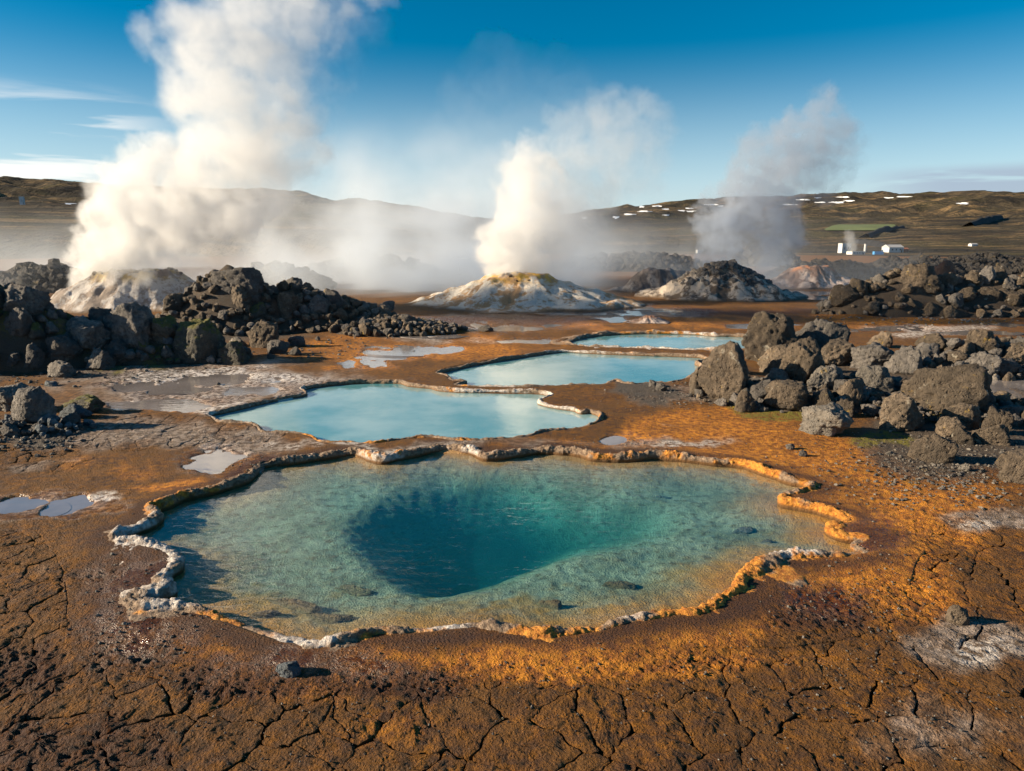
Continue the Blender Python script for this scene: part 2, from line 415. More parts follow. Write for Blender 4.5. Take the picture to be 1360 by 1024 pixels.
def ground_z(X, Y, crumbs=1.):
    """height of the mud surface: relief, pool basins and puddle hollows; also how far inside the first pool"""
    z = base_z(X, Y); k = depth(X, Y)
    A, B = zones(X, Y)
    near = sst(26, 9, k)
    z = z + near * (.012 * fbm(X * 5, Y * 5, .7, 3) + .006 * fbm(X * 17, Y * 17, 2.7, 3))
    crumb = np.maximum(A[..., 1], .55 * A[..., 0] * (1 - B[..., 2])) * near
    z = z + crumb * .017 * (fbm(X * 22, Y * 22, 6.1, 3) + .4 * fbm(X * 60, Y * 60, 1.7, 2)) * (k < 9)
    z = z + B[..., 0] * near * .012 * fbm(X * 30, Y * 30, 9.1, 2)
    q = k < 7.5
    if np.any(q):
        xq, yq = X[q], Y[q]; wq = crumbs * sst(7.5, 4.5, k[q]) * (1 - .75 * B[..., 2][q])
        xw, yw = xq + .012 * fbm(xq * 30, yq * 30, 2.9, 2), yq + .012 * fbm(xq * 30, yq * 30, 6.3, 2)
        z[q] += wq * (.0085 * (.5 - worley2(xw * 68, yw * 68, 3)) + .011 * (.5 - worley2(xw * 31, yw * 31, 9)) * (.4 + .6 * sst(-.1, .3, fbm(xq * 3, yq * 3, 4.9, 2))) + .006 * fbm(xq * 90, yq * 90, 5.5, 2))
    p = pud_field(X, Y)
    z = z - .03 * sst(-.15, .35, p) * sst(70, 40, k)
    B[..., 2] = np.maximum(B[..., 2], .9 * sst(-.6, -.02, p) * sst(70, 40, k))
    for i, (poly, wz) in enumerate(zip(POLYS, WATER_Z)):
        sd = sdist(poly, X, Y, .5)
        m = sd > -.5
        z = np.where(m, z * sst(-.05, -.5, sd) + .022 * sst(-.45, -.08, sd) * (1 - sst(-.04, .03, sd)), z)
        if i == 0:
            n = fbm(X * 2.4, Y * 2.4, 7.7, 4)
            bt = -.052 - .075 * sst(.0, .8, sd + .12 * n) + .020 * n + .012 * fbm(X * 11, Y * 11, 3.1, 3) * sst(.02, .2, sd)
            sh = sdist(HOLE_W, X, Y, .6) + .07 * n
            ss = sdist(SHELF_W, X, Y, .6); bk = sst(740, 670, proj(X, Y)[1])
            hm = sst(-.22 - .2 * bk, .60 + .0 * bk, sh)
            bt = bt - (.36 - .14 * sst(-.25, .35, ss)) * hm
            z = np.where(sd > 0, np.minimum(bt, -.042), z)
            t = sst(-.02, .03, sd)
            B[..., 3] = t
            edge = t * sst(.62, .05, sd + .40 * n)
            uu, vv = proj(X, Y)
            A[..., 0] = A[..., 0] * (1 - t) + t * np.maximum(edge * np.maximum(.5, sst(650, 780, vv + .16 * (uu - 640) * (uu > 640))), .8 * sst(.16, .5, n + .15 * sst(740, 800, vv)) * sst(700, 790, vv))
            out = (sd > -.5) & (sd <= 0.)
            n2_ = fbm(X * 1.7, Y * 1.7, 11.3, 3); rt = sst(420, 900, uu + 2 * (vv - 640))
            A[..., 0] = np.where(out, np.maximum(A[..., 0], rt * np.exp(-((sd + .30 + .12 * n2_) / .11) ** 2)), A[..., 0])
            A[..., 1] = np.where(out, np.maximum(A[..., 1], .95 * np.exp(-((sd + .10 + .06 * n2_) / .09) ** 2)), A[..., 1])
            for q in (1, 2, 3): A[..., q] *= 1 - t
            A[..., 3] += t * sst(-.08 - .22 * bk, .36 + .15 * bk, sh + .05 * n) * (1 - .72 * sst(-.3, .35, ss))  # inside the pool this channel carries the painted dark of the hole
            for q in (0, 1, 2): B[..., q] *= 1 - t
        else:
            z = np.where(sd > 0, -.06 - .3 * sst(0, .4, sd), z)
    return z, A, B


# ------------------------------------------------------------------ materials
def material(name):
    m = bpy.data.materials.new(name); m.use_nodes = True
    t = NT(m.node_tree); b = t.N['Principled BSDF']; return m, t, b


def mud_material():
    m, t, b = material('mud')
    p = t.new('ShaderNodeNewGeometry').outputs['Position']
    A, B = t.new('ShaderNodeAttribute'), t.new('ShaderNodeAttribute'); A.attribute_name = 'zA'; B.attribute_name = 'zB'
    orange, dark, grey = t.sep(A.outputs['Color']); white = A.outputs['Alpha']
    gravel, moss, wet = t.sep(B.outputs['Color']); pool = B.outputs['Alpha']
    n1 = t.noise(p, 2.3, 6, .6); n2 = t.noise(p, 14, 5, .65); n3 = t.noise(p, 70, 4, .7); n4 = t.noise(p, 230, 3, .7)
    gr = t.math('ADD', t.math('MULTIPLY', n3, .6), t.math('MULTIPLY', n4, .4))
    c = t.mix(t.ramp(n2, .35, .68), (.085, .029, .001, 1), (.30, .116, .003, 1))
    c = t.mix(t.ramp(n1, .42, .66), c, (.185, .076, .005, 1))
    o = t.mix(t.ramp(n2, .35, .65), (.40, .118, .005, 1), (.76, .30, .022, 1))
    c = t.mix(t.math('MULTIPLY', orange, t.ramp(t.math('ADD', n2, t.math('MULTIPLY', gr, .35)), .46, .72, .35, 1.)), c, o)
    c = t.mix(t.math('MULTIPLY', t.ramp(t.noise(p, 1.3, 4, .6), .42, .60), .62), c, t.mix(.5, c, (.045, .016, .002, 1)))
    c = t.mix(t.math('MULTIPLY', dark, t.ramp(gr, .64, .42, .55, .97)), c, (.062, .018, .004, 1))
    g = t.mix(t.ramp(n2, .38, .62), (.17, .125, .09, 1), (.44, .355, .30, 1))
    c = t.mix(t.math('MULTIPLY', grey, t.ramp(t.math('ADD', n1, t.math('MULTIPLY', n2, .4)), .5, .78, .45, .95)), c, g)
    c = t.mix(t.math('MULTIPLY', white, t.ramp(n2, .40, .58)), c, (.72, .65, .59, 1))
    gv = t.mix(t.ramp(n4, .35, .7), (.035, .03, .026, 1), (.17, .145, .115, 1))
    c = t.mix(t.math('MULTIPLY', gravel, .85), c, gv)
    c = t.mix(t.math('MULTIPLY', moss, t.ramp(n2, .36, .56)), c, t.mix(n3, (.07, .07, .008, 1), (.36, .30, .03, 1)))
    # pool floor: pale silica with algae towards the edge
    pf = t.mix(t.ramp(n1, .35, .65), (.36, .31, .20, 1), (.62, .55, .40, 1))
    pf = t.mix(t.ramp(n2, .45, .72), pf, (.20, .13, .065, 1))
    pf = t.mix(orange, pf, t.mix(n2, (.58, .21, .02, 1), (.85, .42, .07, 1)))
    pf = t.mix(white, pf, t.mix(n1, (.010, .030, .042, 1), (.025, .055, .062, 1)))  # dark of the deep water painted into the floor colour over the hole
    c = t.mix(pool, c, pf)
    # fine grain: shade in the pits painted into the colour, plus pale grit
    c = t.mix(t.ramp(gr, .44, .34, 0., .75), c, t.mix(.75, c, (.016, .007, .003, 1)))
    grit = t.ramp(t.voro(p, 38), .085, .05)
    c = t.mix(t.math('MULTIPLY', grit, t.ramp(n1, .4, .65, .05, .7)), c, (.42, .36, .30, 1))
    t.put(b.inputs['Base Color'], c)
    r = t.ramp(n2, .3, .7, .78, .95)
    r = t.mix(t.math('MULTIPLY', wet, t.ramp(n2, .66, .46)), t.comb(r, r, r), (.09, .09, .09, 1))
    t.put(b.inputs['Roughness'], r)
    b.inputs['Specular IOR Level'].default_value = .45
    crumb = t.ramp(t.voro(t.vmath('ADD', p, t.vmath('SCALE', t.noise(p, 30., 3, out='Color'), scale=.03)), 62.), .15, .62, 1., 0.)
    big = t.math('ADD', t.math('MULTIPLY', n2, .8), t.math('ADD', t.math('MULTIPLY', n3, .7), t.math('MULTIPLY', crumb, .34)))
    h = t.math('ADD', big, t.math('MULTIPLY', n4, .4))
    st = t.math('SUBTRACT', 1., t.math('MULTIPLY', wet, .6))
    t.put(b.inputs['Normal'], t.bump(h, st, .05))
    return m


def rock_material(name, c0, c1, lichen=.5, moss=0., spec=.35, scale=1.):
    m, t, b = material(name)
    tc = t.new('ShaderNodeTexCoord'); oi = t.new('ShaderNodeObjectInfo')
    p = t.vmath('ADD', t.vmath('SCALE', t.new('ShaderNodeNewGeometry').outputs['Position'], scale=scale), t.vmath('SCALE', oi.outputs['Location'], scale=.37))
    n1 = t.noise(p, 3., 6, .6); n2 = t.noise(p, 17., 6, .65); n3 = t.noise(p, 70., 4, .7)
    pit = t.voro(t.vmath('ADD', p, t.vmath('SCALE', t.noise(p, 9., 3, out='Color'), scale=.12)), 17.); pit2 = t.voro(p, 48.)
    c = t.mix(t.ramp(n1, .35, .66), tuple(c0) + (1,), tuple(c1) + (1,))
    c = t.mix(t.ramp(n2, .40, .66, 0., .6), c, tuple(q * .45 for q in c0) + (1,))
    c = t.mix(t.math('MULTIPLY', t.ramp(oi.outputs['Random'], 0, 1, 0., .75), 1.), c, tuple(q * .62 for q in c0) + (1,))
    li = t.math('MULTIPLY', t.ramp(t.noise(p, 5.5, 5, .7), .60, .68), lichen)
    c = t.mix(li, c, t.mix(t.ramp(t.noise(p, 2.2, 2), .52, .56), (.36, .33, .27, 1), (.42, .27, .05, 1)))
    if moss:
        nz = t.sep(t.new('ShaderNodeNewGeometry').outputs['Normal'])[2]
        mo = t.math('MULTIPLY', t.ramp(t.math('ADD', nz, t.math('MULTIPLY', n1, 1.2)), .9, 1.3), moss)
        c = t.mix(mo, c, (.13, .12, .018, 1))
    t.put(b.inputs['Base Color'], c)
    b.inputs['Roughness'].default_value = .82; b.inputs['Specular IOR Level'].default_value = spec
    h = t.math('ADD', t.math('MULTIPLY', n2, .8), t.math('MULTIPLY', n3, .35))
    h = t.math('ADD', h, t.math('MULTIPLY', t.ramp(pit, .05, .30), .5)); h = t.math('ADD', h, t.math('MULTIPLY', t.ramp(pit2, .1, .35), .16))
    t.put(b.inputs['Normal'], t.bump(h, 1., .075 / scale))
    return m


def sinter_material():
    m, t, b = material('sinter')
    p = t.new('ShaderNodeNewGeometry').outputs['Position']
    og = t.attr('org', 'Fac')
    n1 = t.noise(p, 5., 5, .6); n2 = t.noise(p, 28., 5, .65); n3 = t.noise(p, 110., 3, .7)
    pa = t.attr('pale', 'Fac')
    c = t.mix(t.ramp(n2, .36, .66), (.15, .095, .06, 1), (.38, .27, .18, 1))
    w = t.mix(t.ramp(n2, .34, .64), (.36, .30, .26, 1), (.74, .68, .62, 1))
    c = t.mix(t.ramp(t.math('ADD', pa, t.math('MULTIPLY', t.math('SUBTRACT', n1, .5), 2.)), .35, .65), c, w)
    o = t.mix(t.ramp(n2, .34, .66), (.36, .115, .010, 1), (.74, .32, .04, 1))
    f = t.ramp(t.math('ADD', og, t.math('MULTIPLY', t.math('SUBTRACT', n1, .5), 2.2)), .32, .62)
    c = t.mix(f, c, o)
    c = t.mix(t.ramp(n3, .40, .30, 0., .7), c, (.10, .05, .02, 1))
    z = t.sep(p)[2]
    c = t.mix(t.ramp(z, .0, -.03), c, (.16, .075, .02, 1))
    t.put(b.inputs['Base Color'], c); b.inputs['Roughness'].default_value = .75
    h = t.math('ADD', n2, t.math('MULTIPLY', n3, .5)); t.put(b.inputs['Normal'], t.bump(h, 1., .03))
    return m


def ripple(t, p, a=1.):
    q = t.vmath('MULTIPLY', p, (1., 1.9, 1.))
    h = t.math('ADD', t.noise(q, 7., 3, .5, .6), t.math('MULTIPLY', t.noise(q, 17., 1, .5), .15))
    k = t.ramp(t.noise(p, .9, 2), .35, .65, .35, 1.)
    return t.bump(h, t.math('MULTIPLY', k, a), .010)


def schlick(t, nr, f0):
    """share of light a water surface mirrors, the same from above and below"""
    c = t.math('ABSOLUTE', t.vmath('DOT_PRODUCT', t.new('ShaderNodeNewGeometry').outputs['Incoming'], nr))
    return t.math('ADD', f0, t.math('MULTIPLY', 1 - f0, t.math('POWER', t.math('SUBTRACT', 1., c, clamp=True), 4.3)))


def clear_water_material():
    m, t, b = material('clear_water'); t.N.remove(b); out = t.N['Material Output']
    p = t.new('ShaderNodeNewGeometry').outputs['Position']; nr = ripple(t, p, .8)
    gl = t.new('ShaderNodeBsdfGlossy'); gl.inputs['Roughness'].default_value = .02; t.put(gl.inputs['Normal'], nr)
    tr = t.new('ShaderNodeBsdfTransparent'); mx = t.new('ShaderNodeMixShader')
    t.put(mx.inputs[0], schlick(t, nr, .05)); t.put(mx.inputs[1], tr.outputs[0]); t.put(mx.inputs[2], gl.outputs[0]); t.put(out.inputs['Surface'], mx.outputs[0])
    ab = t.new('ShaderNodeVolumeAbsorption'); ab.inputs['Color'].default_value = (0., .82, .88, 1); ab.inputs['Density'].default_value = 1.7
    s = t.new('ShaderNodeVolumeScatter'); s.inputs['Color'].default_value = (.10, .66, .74, 1); s.inputs['Density'].default_value = .16
    ad = t.new('ShaderNodeAddShader'); t.put(ad.inputs[0], ab.outputs[0]); t.put(ad.inputs[1], s.outputs[0]); t.put(out.inputs['Volume'], ad.outputs[0])
    return m


def milky_water_material(name='milky_water', c0=(.12, .36, .40), c1=(.36, .56, .57), rough=.03, rip=.3, f0=.22):
    m, t, b = material(name); t.N.remove(b); out = t.N['Material Output']
    p = t.new('ShaderNodeNewGeometry').outputs['Position']; nr = ripple(t, p, rip)
    gl = t.new('ShaderNodeBsdfGlossy'); gl.inputs['Roughness'].default_value = rough; t.put(gl.inputs['Normal'], nr)
    df = t.new('ShaderNodeBsdfDiffuse'); t.put(df.inputs[0], t.mix(t.ramp(t.noise(p, .7, 5, .6), .34, .66), tuple(c0) + (1,), tuple(c1) + (1,)))
    mx = t.new('ShaderNodeMixShader'); t.put(mx.inputs[0], schlick(t, nr, f0)); t.put(mx.inputs[1], df.outputs[0]); t.put(mx.inputs[2], gl.outputs[0])
    t.put(out.inputs['Surface'], mx.outputs[0]); return m


def cone_material(name, silica, brown, sulphur, scale=1.):
    m, t, b = material(name)
    p = t.new('ShaderNodeTexCoord').outputs['Object']; zf = t.attr('hf', 'Fac')
    n1 = t.noise(p, 1.3 * scale, 6, .6, .4); n2 = t.noise(p, 6. * scale, 5, .65); n3 = t.noise(p, 30. * scale, 4, .7)
    c = t.mix(t.ramp(t.math('ADD', n1, t.math('MULTIPLY', t.math('SUBTRACT', n2, .5), .5)), .43, .56), tuple(brown) + (1,), tuple(silica) + (1,))
    c = t.mix(t.ramp(n2, .60, .70, 0., .7), c, tuple(q * .35 for q in brown) + (1,))
    s = t.math('MULTIPLY', t.ramp(zf, .62, .95), t.ramp(t.noise(p, 2.2 * scale, 4), .42, .58))
    c = t.mix(s, c, tuple(sulphur) + (1,))
    c = t.mix(t.ramp(zf, .10, .0), c, (.12, .07, .035, 1))
    t.put(b.inputs['Base Color'], c); b.inputs['Roughness'].default_value = .85
    t.put(b.inputs['Normal'], t.bump(t.math('ADD', n2, t.math('MULTIPLY', n3, .4)), 1., .09)); return m


def plain(name, c, rough=.7, var=.25, scale=3.):
    m, t, b = material(name); p = t.new('ShaderNodeNewGeometry').outputs['Position']
    n = t.noise(p, scale, 5, .6)
    t.put(b.inputs['Base Color'], t.mix(n, tuple(q * (1 - var) for q in c) + (1,), tuple(min(1, q * (1 + var)) for q in c) + (1,)))
    b.inputs['Roughness'].default_value = rough; return m


MUD = mud_material()
ROCK_TAN = rock_material('basalt_tan', (.105, .082, .060), (.255, .192, .134), .7)
ROCK_DARK = rock_material('basalt_dark', (.13, .117, .107), (.27, .24, .212), .4)
ROCK_MOSSY = rock_material('basalt_mossy', (.085, .08, .068), (.18, .16, .125), .4, moss=.8)
ROCK_RED = rock_material('scoria_red', (.10, .035, .016), (.19, .075, .035), .2)
ROCK_PALE = rock_material('basalt_pale', (.20, .18, .155), (.33, .29, .245), .5)
ROCK_BLUE = rock_material('basalt_blue', (.13, .15, .17), (.22, .25, .27), .2)
ROCK_SUNK = rock_material('sunken_stone', (.17, .115, .05), (.32, .24, .12), .1)
ROCK_FAR = rock_material('basalt_far', (.045, .040, .037), (.115, .098, .082), .25, scale=.3)
SINTER = sinter_material()
WATER1 = clear_water_material()
WATER2 = milky_water_material()
WATERP = milky_water_material('puddle_water', (.20, .175, .165), (.34, .30, .285), .05, .25)


# ------------------------------------------------------------------ ground sheet
def build_ground():
    dmin = 1.2
    d1 = H * F / np.arange(905, 24, -1.3)              # rows about as fine as the photograph shows them
    d1 = d1[(d1 > dmin) & (d1 < 85)]
    dist = np.concatenate([d1, np.geomspace(86, 620, 44)])
    ang = np.arctan(np.linspace(-1.30, 1.30, 760) * .98)
    D, A_ = np.meshgrid(dist, ang, indexing='ij')
    X, Y = D * np.sin(A_), D * np.cos(A_)
    z, A, B = ground_z(X, Y)
    z = z - .045 * sst(.45, .9, plate_mask(X, Y))
    # the plain's far edge dips under the hills
    z = z - 6 * sst(500, 620, D)
    V = np.stack([X, Y, z], -1).reshape(-1, 3)
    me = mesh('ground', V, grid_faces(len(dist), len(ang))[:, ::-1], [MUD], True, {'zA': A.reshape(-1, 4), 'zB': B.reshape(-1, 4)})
    return link('ground', me, kind='structure')


GROUND = build_ground()


# ------------------------------------------------------------------ cracked mud plates, children of the ground
def clip(poly, p, n, nb):
    """keep the side of the line where (q-p).n <= 0; edges carry the id of the neighbour that cut them"""
    out = []
    L = len(poly)
    for i in range(L):
        (a, ia), (b, ib) = poly[i], poly[(i + 1) % L]
        da, db = (a - p) @ n, (b - p) @ n
        if da <= 0: out.append((a, ia))
        if (da <= 0) != (db <= 0):
            q = a + (b - a) * da / (da - db)
            out.append((q, nb) if da <= 0 else (q, ia))
    return out


def build_plates():
    r = np.random.default_rng(7); S = .268; seeds = []
    for j, yy in enumerate(np.arange(1.5, 9.5, S * .87)):
        for xx in np.arange(-7.5, 7.5, S):
            q = np.array([xx + (j % 2) * S / 2, yy]) + r.uniform(-.5, .5, 2) * S * 1.05
            if r.random() > .14: seeds.append(q)
    seeds = np.array(seeds); u, v = proj(seeds[:, 0], seeds[:, 1])
    pm = np.max([plate_mask(seeds[:, 0] + a, seeds[:, 1] + b) for a in (-.24, -.12, 0, .12, .24) for b in (-.24, -.12, 0, .12, .24)], 0)
    ok = (u > -120) & (u < 1480) & (v < 1120) & (pm > .02)
    cand = np.where(ok)[0]
    cand = cand[np.argsort(-np.minimum(pm[cand], .3) - v[cand] / 4000)][:330]
    for ci in cand:
        c = seeds[ci]; dd = np.linalg.norm(seeds - c, axis=1); nb = np.argsort(dd)[1:22]
        R = .7; poly = [(c + np.array(p) * R, -1) for p in ((-1, -1), (1, -1), (1, 1), (-1, 1))]
        for k in nb:
            n = seeds[k] - c; L = np.linalg.norm(n); n /= L
            hsh = math.sin((min(ci, k) * 12.9898 + max(ci, k) * 78.233)) * 43758.5453; hsh -= math.floor(hsh)
            wid = .0019 + .0050 * hsh ** 1.8
            poly = clip(poly, c + n * (L / 2 - wid), n, k)
            if len(poly) < 3: break
        if len(poly) < 3: continue
        pts = [p for p, _ in poly]; B = []
        for a, b in zip(pts, pts[1:] + pts[:1]):
            m = max(1, int(np.linalg.norm(b - a) / (.0105 if v[ci] > 700 else .018)))
            B += [a + (b - a) * (q / m) for q in range(m)]
        B = np.array(B); n = len(B)
        ctr = B.mean(0)
        # soften the corners
        for _ in range(2): B = (np.roll(B, 1, 0) + 2 * B + np.roll(B, -1, 0)) / 4
        fr = [1.0, 1.0] + list(1 - np.linspace(.015, .95, 15 if v[ci] > 700 else 8) ** 1.12)
        P = np.stack([ctr + (B - ctr) * f for f in fr])
        w = lambda X, Y: (X + .06 * fbm(X * 4.3, Y * 4.3, 2.2, 3) + .016 * fbm(X * 19, Y * 19, 4.4, 3), Y + .06 * fbm(X * 4.3 + 31, Y * 4.3, 7.2, 3) + .016 * fbm(X * 19 + 9, Y * 19, 9.4, 3))
        X, Y = w(P[..., 0], P[..., 1])
        X = np.concatenate([X.ravel(), [w(ctr[0], ctr[1])[0]]]); Y = np.concatenate([Y.ravel(), [w(ctr[0], ctr[1])[1]]])
        z, A, Bz = ground_z(X, Y, .34)
        m = plate_mask(X, Y)
        f = np.concatenate([np.repeat(fr, n), [0]])
        dome = .0035 * (1 - f ** 4) - .002 * (f > .97)
        rough = .005 * fbm(X * 38, Y * 38, 3.9, 3) + .007 * fbm(X * 11, Y * 11, 5.9, 2)
        z = z + dome + rough - .004 - .05 * (1 - sst(.02, .42, m)) + r.uniform(-.003, .003) + ((X - ctr[0]) * r.normal() + (Y - ctr[1]) * r.normal()) * .012
        z[:n] -= .055
        V = np.stack([X, Y, z], -1)
        Fq = grid_faces(len(fr), n, True)
        last = (len(fr) - 1) * n; tri = np.array([(last + i, last + (i + 1) % n, len(fr) * n, len(fr) * n) for i in range(n)])
        me = bpy.data.meshes.new('mud_plate')
        allf = [tuple(q) for q in Fq] + [tuple(q[:3]) for q in tri]
        me.from_pydata(V.tolist(), [], allf); me.polygons.foreach_set('use_smooth', np.full(len(allf), True))
        me.attributes.new('zA', 'FLOAT_COLOR', 'POINT').data.foreach_set('color', A.astype(np.float32).ravel())
        me.attributes.new('zB', 'FLOAT_COLOR', 'POINT').data.foreach_set('color', Bz.astype(np.float32).ravel())
        me.materials.append(MUD); me.update()
        link('mud_plate', me, GROUND)


build_plates()


# ------------------------------------------------------------------ water and rims
def prism(name, poly, z0, z1, mat):
    n = len(poly)
    V = [(x, y, z1) for x, y in poly] + [(x, y, z0) for x, y in poly]
    area = np.sum(poly[:, 0] * np.roll(poly[:, 1], -1) - np.roll(poly[:, 0], -1) * poly[:, 1])
    top = list(range(n)) if area > 0 else list(range(n))[::-1]
    fs = [top, [i + n for i in top[::-1]]]
    for i in range(n):
        j = (i + 1) % n
        fs.append((i, i + n, j + n, j) if area > 0 else (j, j + n, i + n, i))
    me = bpy.data.meshes.new(name); me.from_pydata(V, [], fs); me.materials.append(mat); me.update(); return me


def build_water():
    for i, (poly, z, mat) in enumerate(zip(POLYS, WATER_Z, (WATER1, WATER2, WATER2, WATER2))):
        link('water', prism('water', poly, -2.6 if i == 0 else -.5, z, mat), kind='structure')
    for (u, v, a, b) in PUDDLES:
        if a < 2: continue
        t = np.linspace(0, 2 * np.pi, 40, endpoint=False)
        q = gp(u + 1.35 * a * np.cos(t), np.maximum(v + 1.35 * b * np.sin(t), 372))
        t2 = gp(u + .5 * a * np.cos(t), v + .5 * b * np.sin(t)); zz = float(np.median(base_z(t2[:, 0], t2[:, 1])))
        link('puddle', prism('puddle', q, zz - .04, zz - .0125, WATERP), kind='structure')


build_water()

RIM_ORG = [(1110, 690, 90, 60, 1), (980, 780, 60, 50, 1), (300, 826, 50, 20, .95), (1000, 622, 90, 24, .85), (760, 846, 120, 20, .62), (560, 850, 120, 16, .5), (900, 820, 70, 20, .7), (200, 672, 30, 14, .7), (260, 655, 60, 12, .5),
           (820, 606, 90, 12, .55), (640, 606, 60, 10, .35), (480, 605, 60, 8, .35), (520, 588, 200, 6, .5), (420, 580, 20, 8, .9), (780, 560, 60, 20, .25), (600, 515, 40, 6, .4), (880, 443, 90, 3, .5), (850, 470, 120, 5, .2)]


RIM_PALE = [(190, 745, 70, 70, 1), (410, 858, 60, 12, .95), (600, 838, 70, 10, .7), (1060, 740, 60, 12, .9), (860, 824, 60, 10, .6), (230, 812, 50, 12, .9), (640, 600, 50, 8, .7), (500, 606, 40, 8, .7), (1060, 660, 30, 12, .6), (730, 535, 60, 20, .8), (650, 518, 80, 6, .75), (840, 465, 160, 5, .9), (920, 443, 80, 4, .8), (300, 552, 60, 8, .7), (390, 520, 30, 8, .5), (430, 620, 60, 10, .5)]


def build_rim(poly, r0, h0, label, seed):
    n = len(poly); T = np.roll(poly, -2, 0) - np.roll(poly, 2, 0); T /= np.linalg.norm(T, axis=1)[:, None]
    area = np.sum(poly[:, 0] * np.roll(poly[:, 1], -1) - np.roll(poly[:, 0], -1) * poly[:, 1])
    N = np.stack([T[:, 1], -T[:, 0]], -1) * (1 if area > 0 else -1)         # outward
    prof = np.array([(-.75, -2.6), (-.95, -.9), (-1., -.3), (-.92, .25), (-.72, .62), (-.45, .86), (-.15, .98), (.15, 1.), (.45, .9), (.72, .7), (.95, .45), (1.25, .42), (1.6, .40), (2.1, .36), (2.7, .30), (3.4, .16), (4.2, -.5)])
    # refine
    k = np.linspace(0, len(prof) - 1, 33); prof = np.stack([np.interp(k, range(len(prof)), prof[:, i]) for i in range(2)], -1)
    x, y = poly.T
    r = r0 * (1 + .75 * fbm(x * 2.1, y * 2.1, seed, 3) + .3 * fbm(x * 9, y * 9, seed + 3, 2)); h = h0 * np.clip(.85 + 1.5 * fbm(x * 2.2, y * 2.2, seed + 7, 3), .28, 1.6)
    u, v = proj(x, y)
    if seed == 1: r = r * (1 + .55 * np.exp(-((u - 200) / 60) ** 2 - ((v - 750) / 80) ** 2) + .25 * np.exp(-((u - 1090) / 80) ** 2 - ((v - 720) / 70) ** 2) + .45 * np.exp(-((u - 1010) / 40) ** 2 - ((v - 765) / 30) ** 2))
    X = x[:, None] + N[:, :1] * r[:, None] * prof[:, 0]; Y = y[:, None] + N[:, 1:] * r[:, None] * prof[:, 0]
    Z = h[:, None] * prof[:, 1] + 0 * X
    C = np.stack([X, Y, Z], -1)
    ctr = np.stack([x, y, 0 * x + h0 * .2], -1)[:, None, :]
    dirv = C - ctr; dirv /= np.linalg.norm(dirv, axis=-1, keepdims=True) + 1e-9
    f1 = 1 / (r0 * 1.5)
    bumpy = .50 * fbm(X * f1 * .8, Y * f1 * .8, Z * f1 * .8 + seed, 2) + .34 * (.5 - worley(X * f1 * 1.3, Y * f1 * 1.3, Z * f1 * 1.3, seed)) + .40 * (.5 - worley(X * f1 * 3.2, Y * f1 * 3.2, Z * f1 * 3.2, seed + 9)) + .24 * fbm(X * f1 * 7, Y * f1 * 7, Z * f1 * 7, 2)
    C = C + dirv * (bumpy * r0 * .95)[..., None] * sst(-1.2, .2, prof[:, 1])[None, :, None]
    U, Vv = proj(C[..., 0], C[..., 1])
    side = sst(.3, 1.2, prof[:, 0])[None] * .22
    org = blob(U, Vv, RIM_ORG) + side
    pale = np.maximum(blob(U, Vv, RIM_PALE), .22) - side * .8
    m = len(prof)
    i = np.arange(n * m).reshape(n, m); i2 = np.roll(i, -1, 0)
    Fq = np.stack([i[:, :-1], i[:, 1:], i2[:, 1:], i2[:, :-1]], -1).reshape(-1, 4)
    if area > 0: Fq = Fq[:, ::-1]
    me = mesh('sinter_rim', C.reshape(-1, 3), Fq[:, ::-1], [SINTER], True, {'org': org.ravel(), 'pale': (pale + 0 * org).ravel()})
    return link('sinter_rim', me, label=label, cat='mineral rim')


build_rim(POOLS[0], .044, .044, 'knobbly white and orange mineral rim winding round the large deep teal pool', 1)
build_rim(POOLS[1], .028, .036, 'thin pale mineral rim round the milky blue pool next to the large teal pool', 2)
build_rim(POOLS[2], .038, .036, 'pale crusted rim round the long milky pool beside the pile of boulders', 3)
build_rim(POOLS[3], .065, .05, 'low whitish rim round the farthest small pale pool', 4)


# ------------------------------------------------------------------ rocks
_ICO = {}


def ico(sub):
    if sub not in _ICO:
        bm = bmesh.new(); bmesh.ops.create_icosphere(bm, subdivisions=sub, radius=1)
        _ICO[sub] = (np.array([v.co[:] for v in bm.verts]), np.array([[v.index for v in f.verts] for f in bm.faces])); bm.free()
    return _ICO[sub]


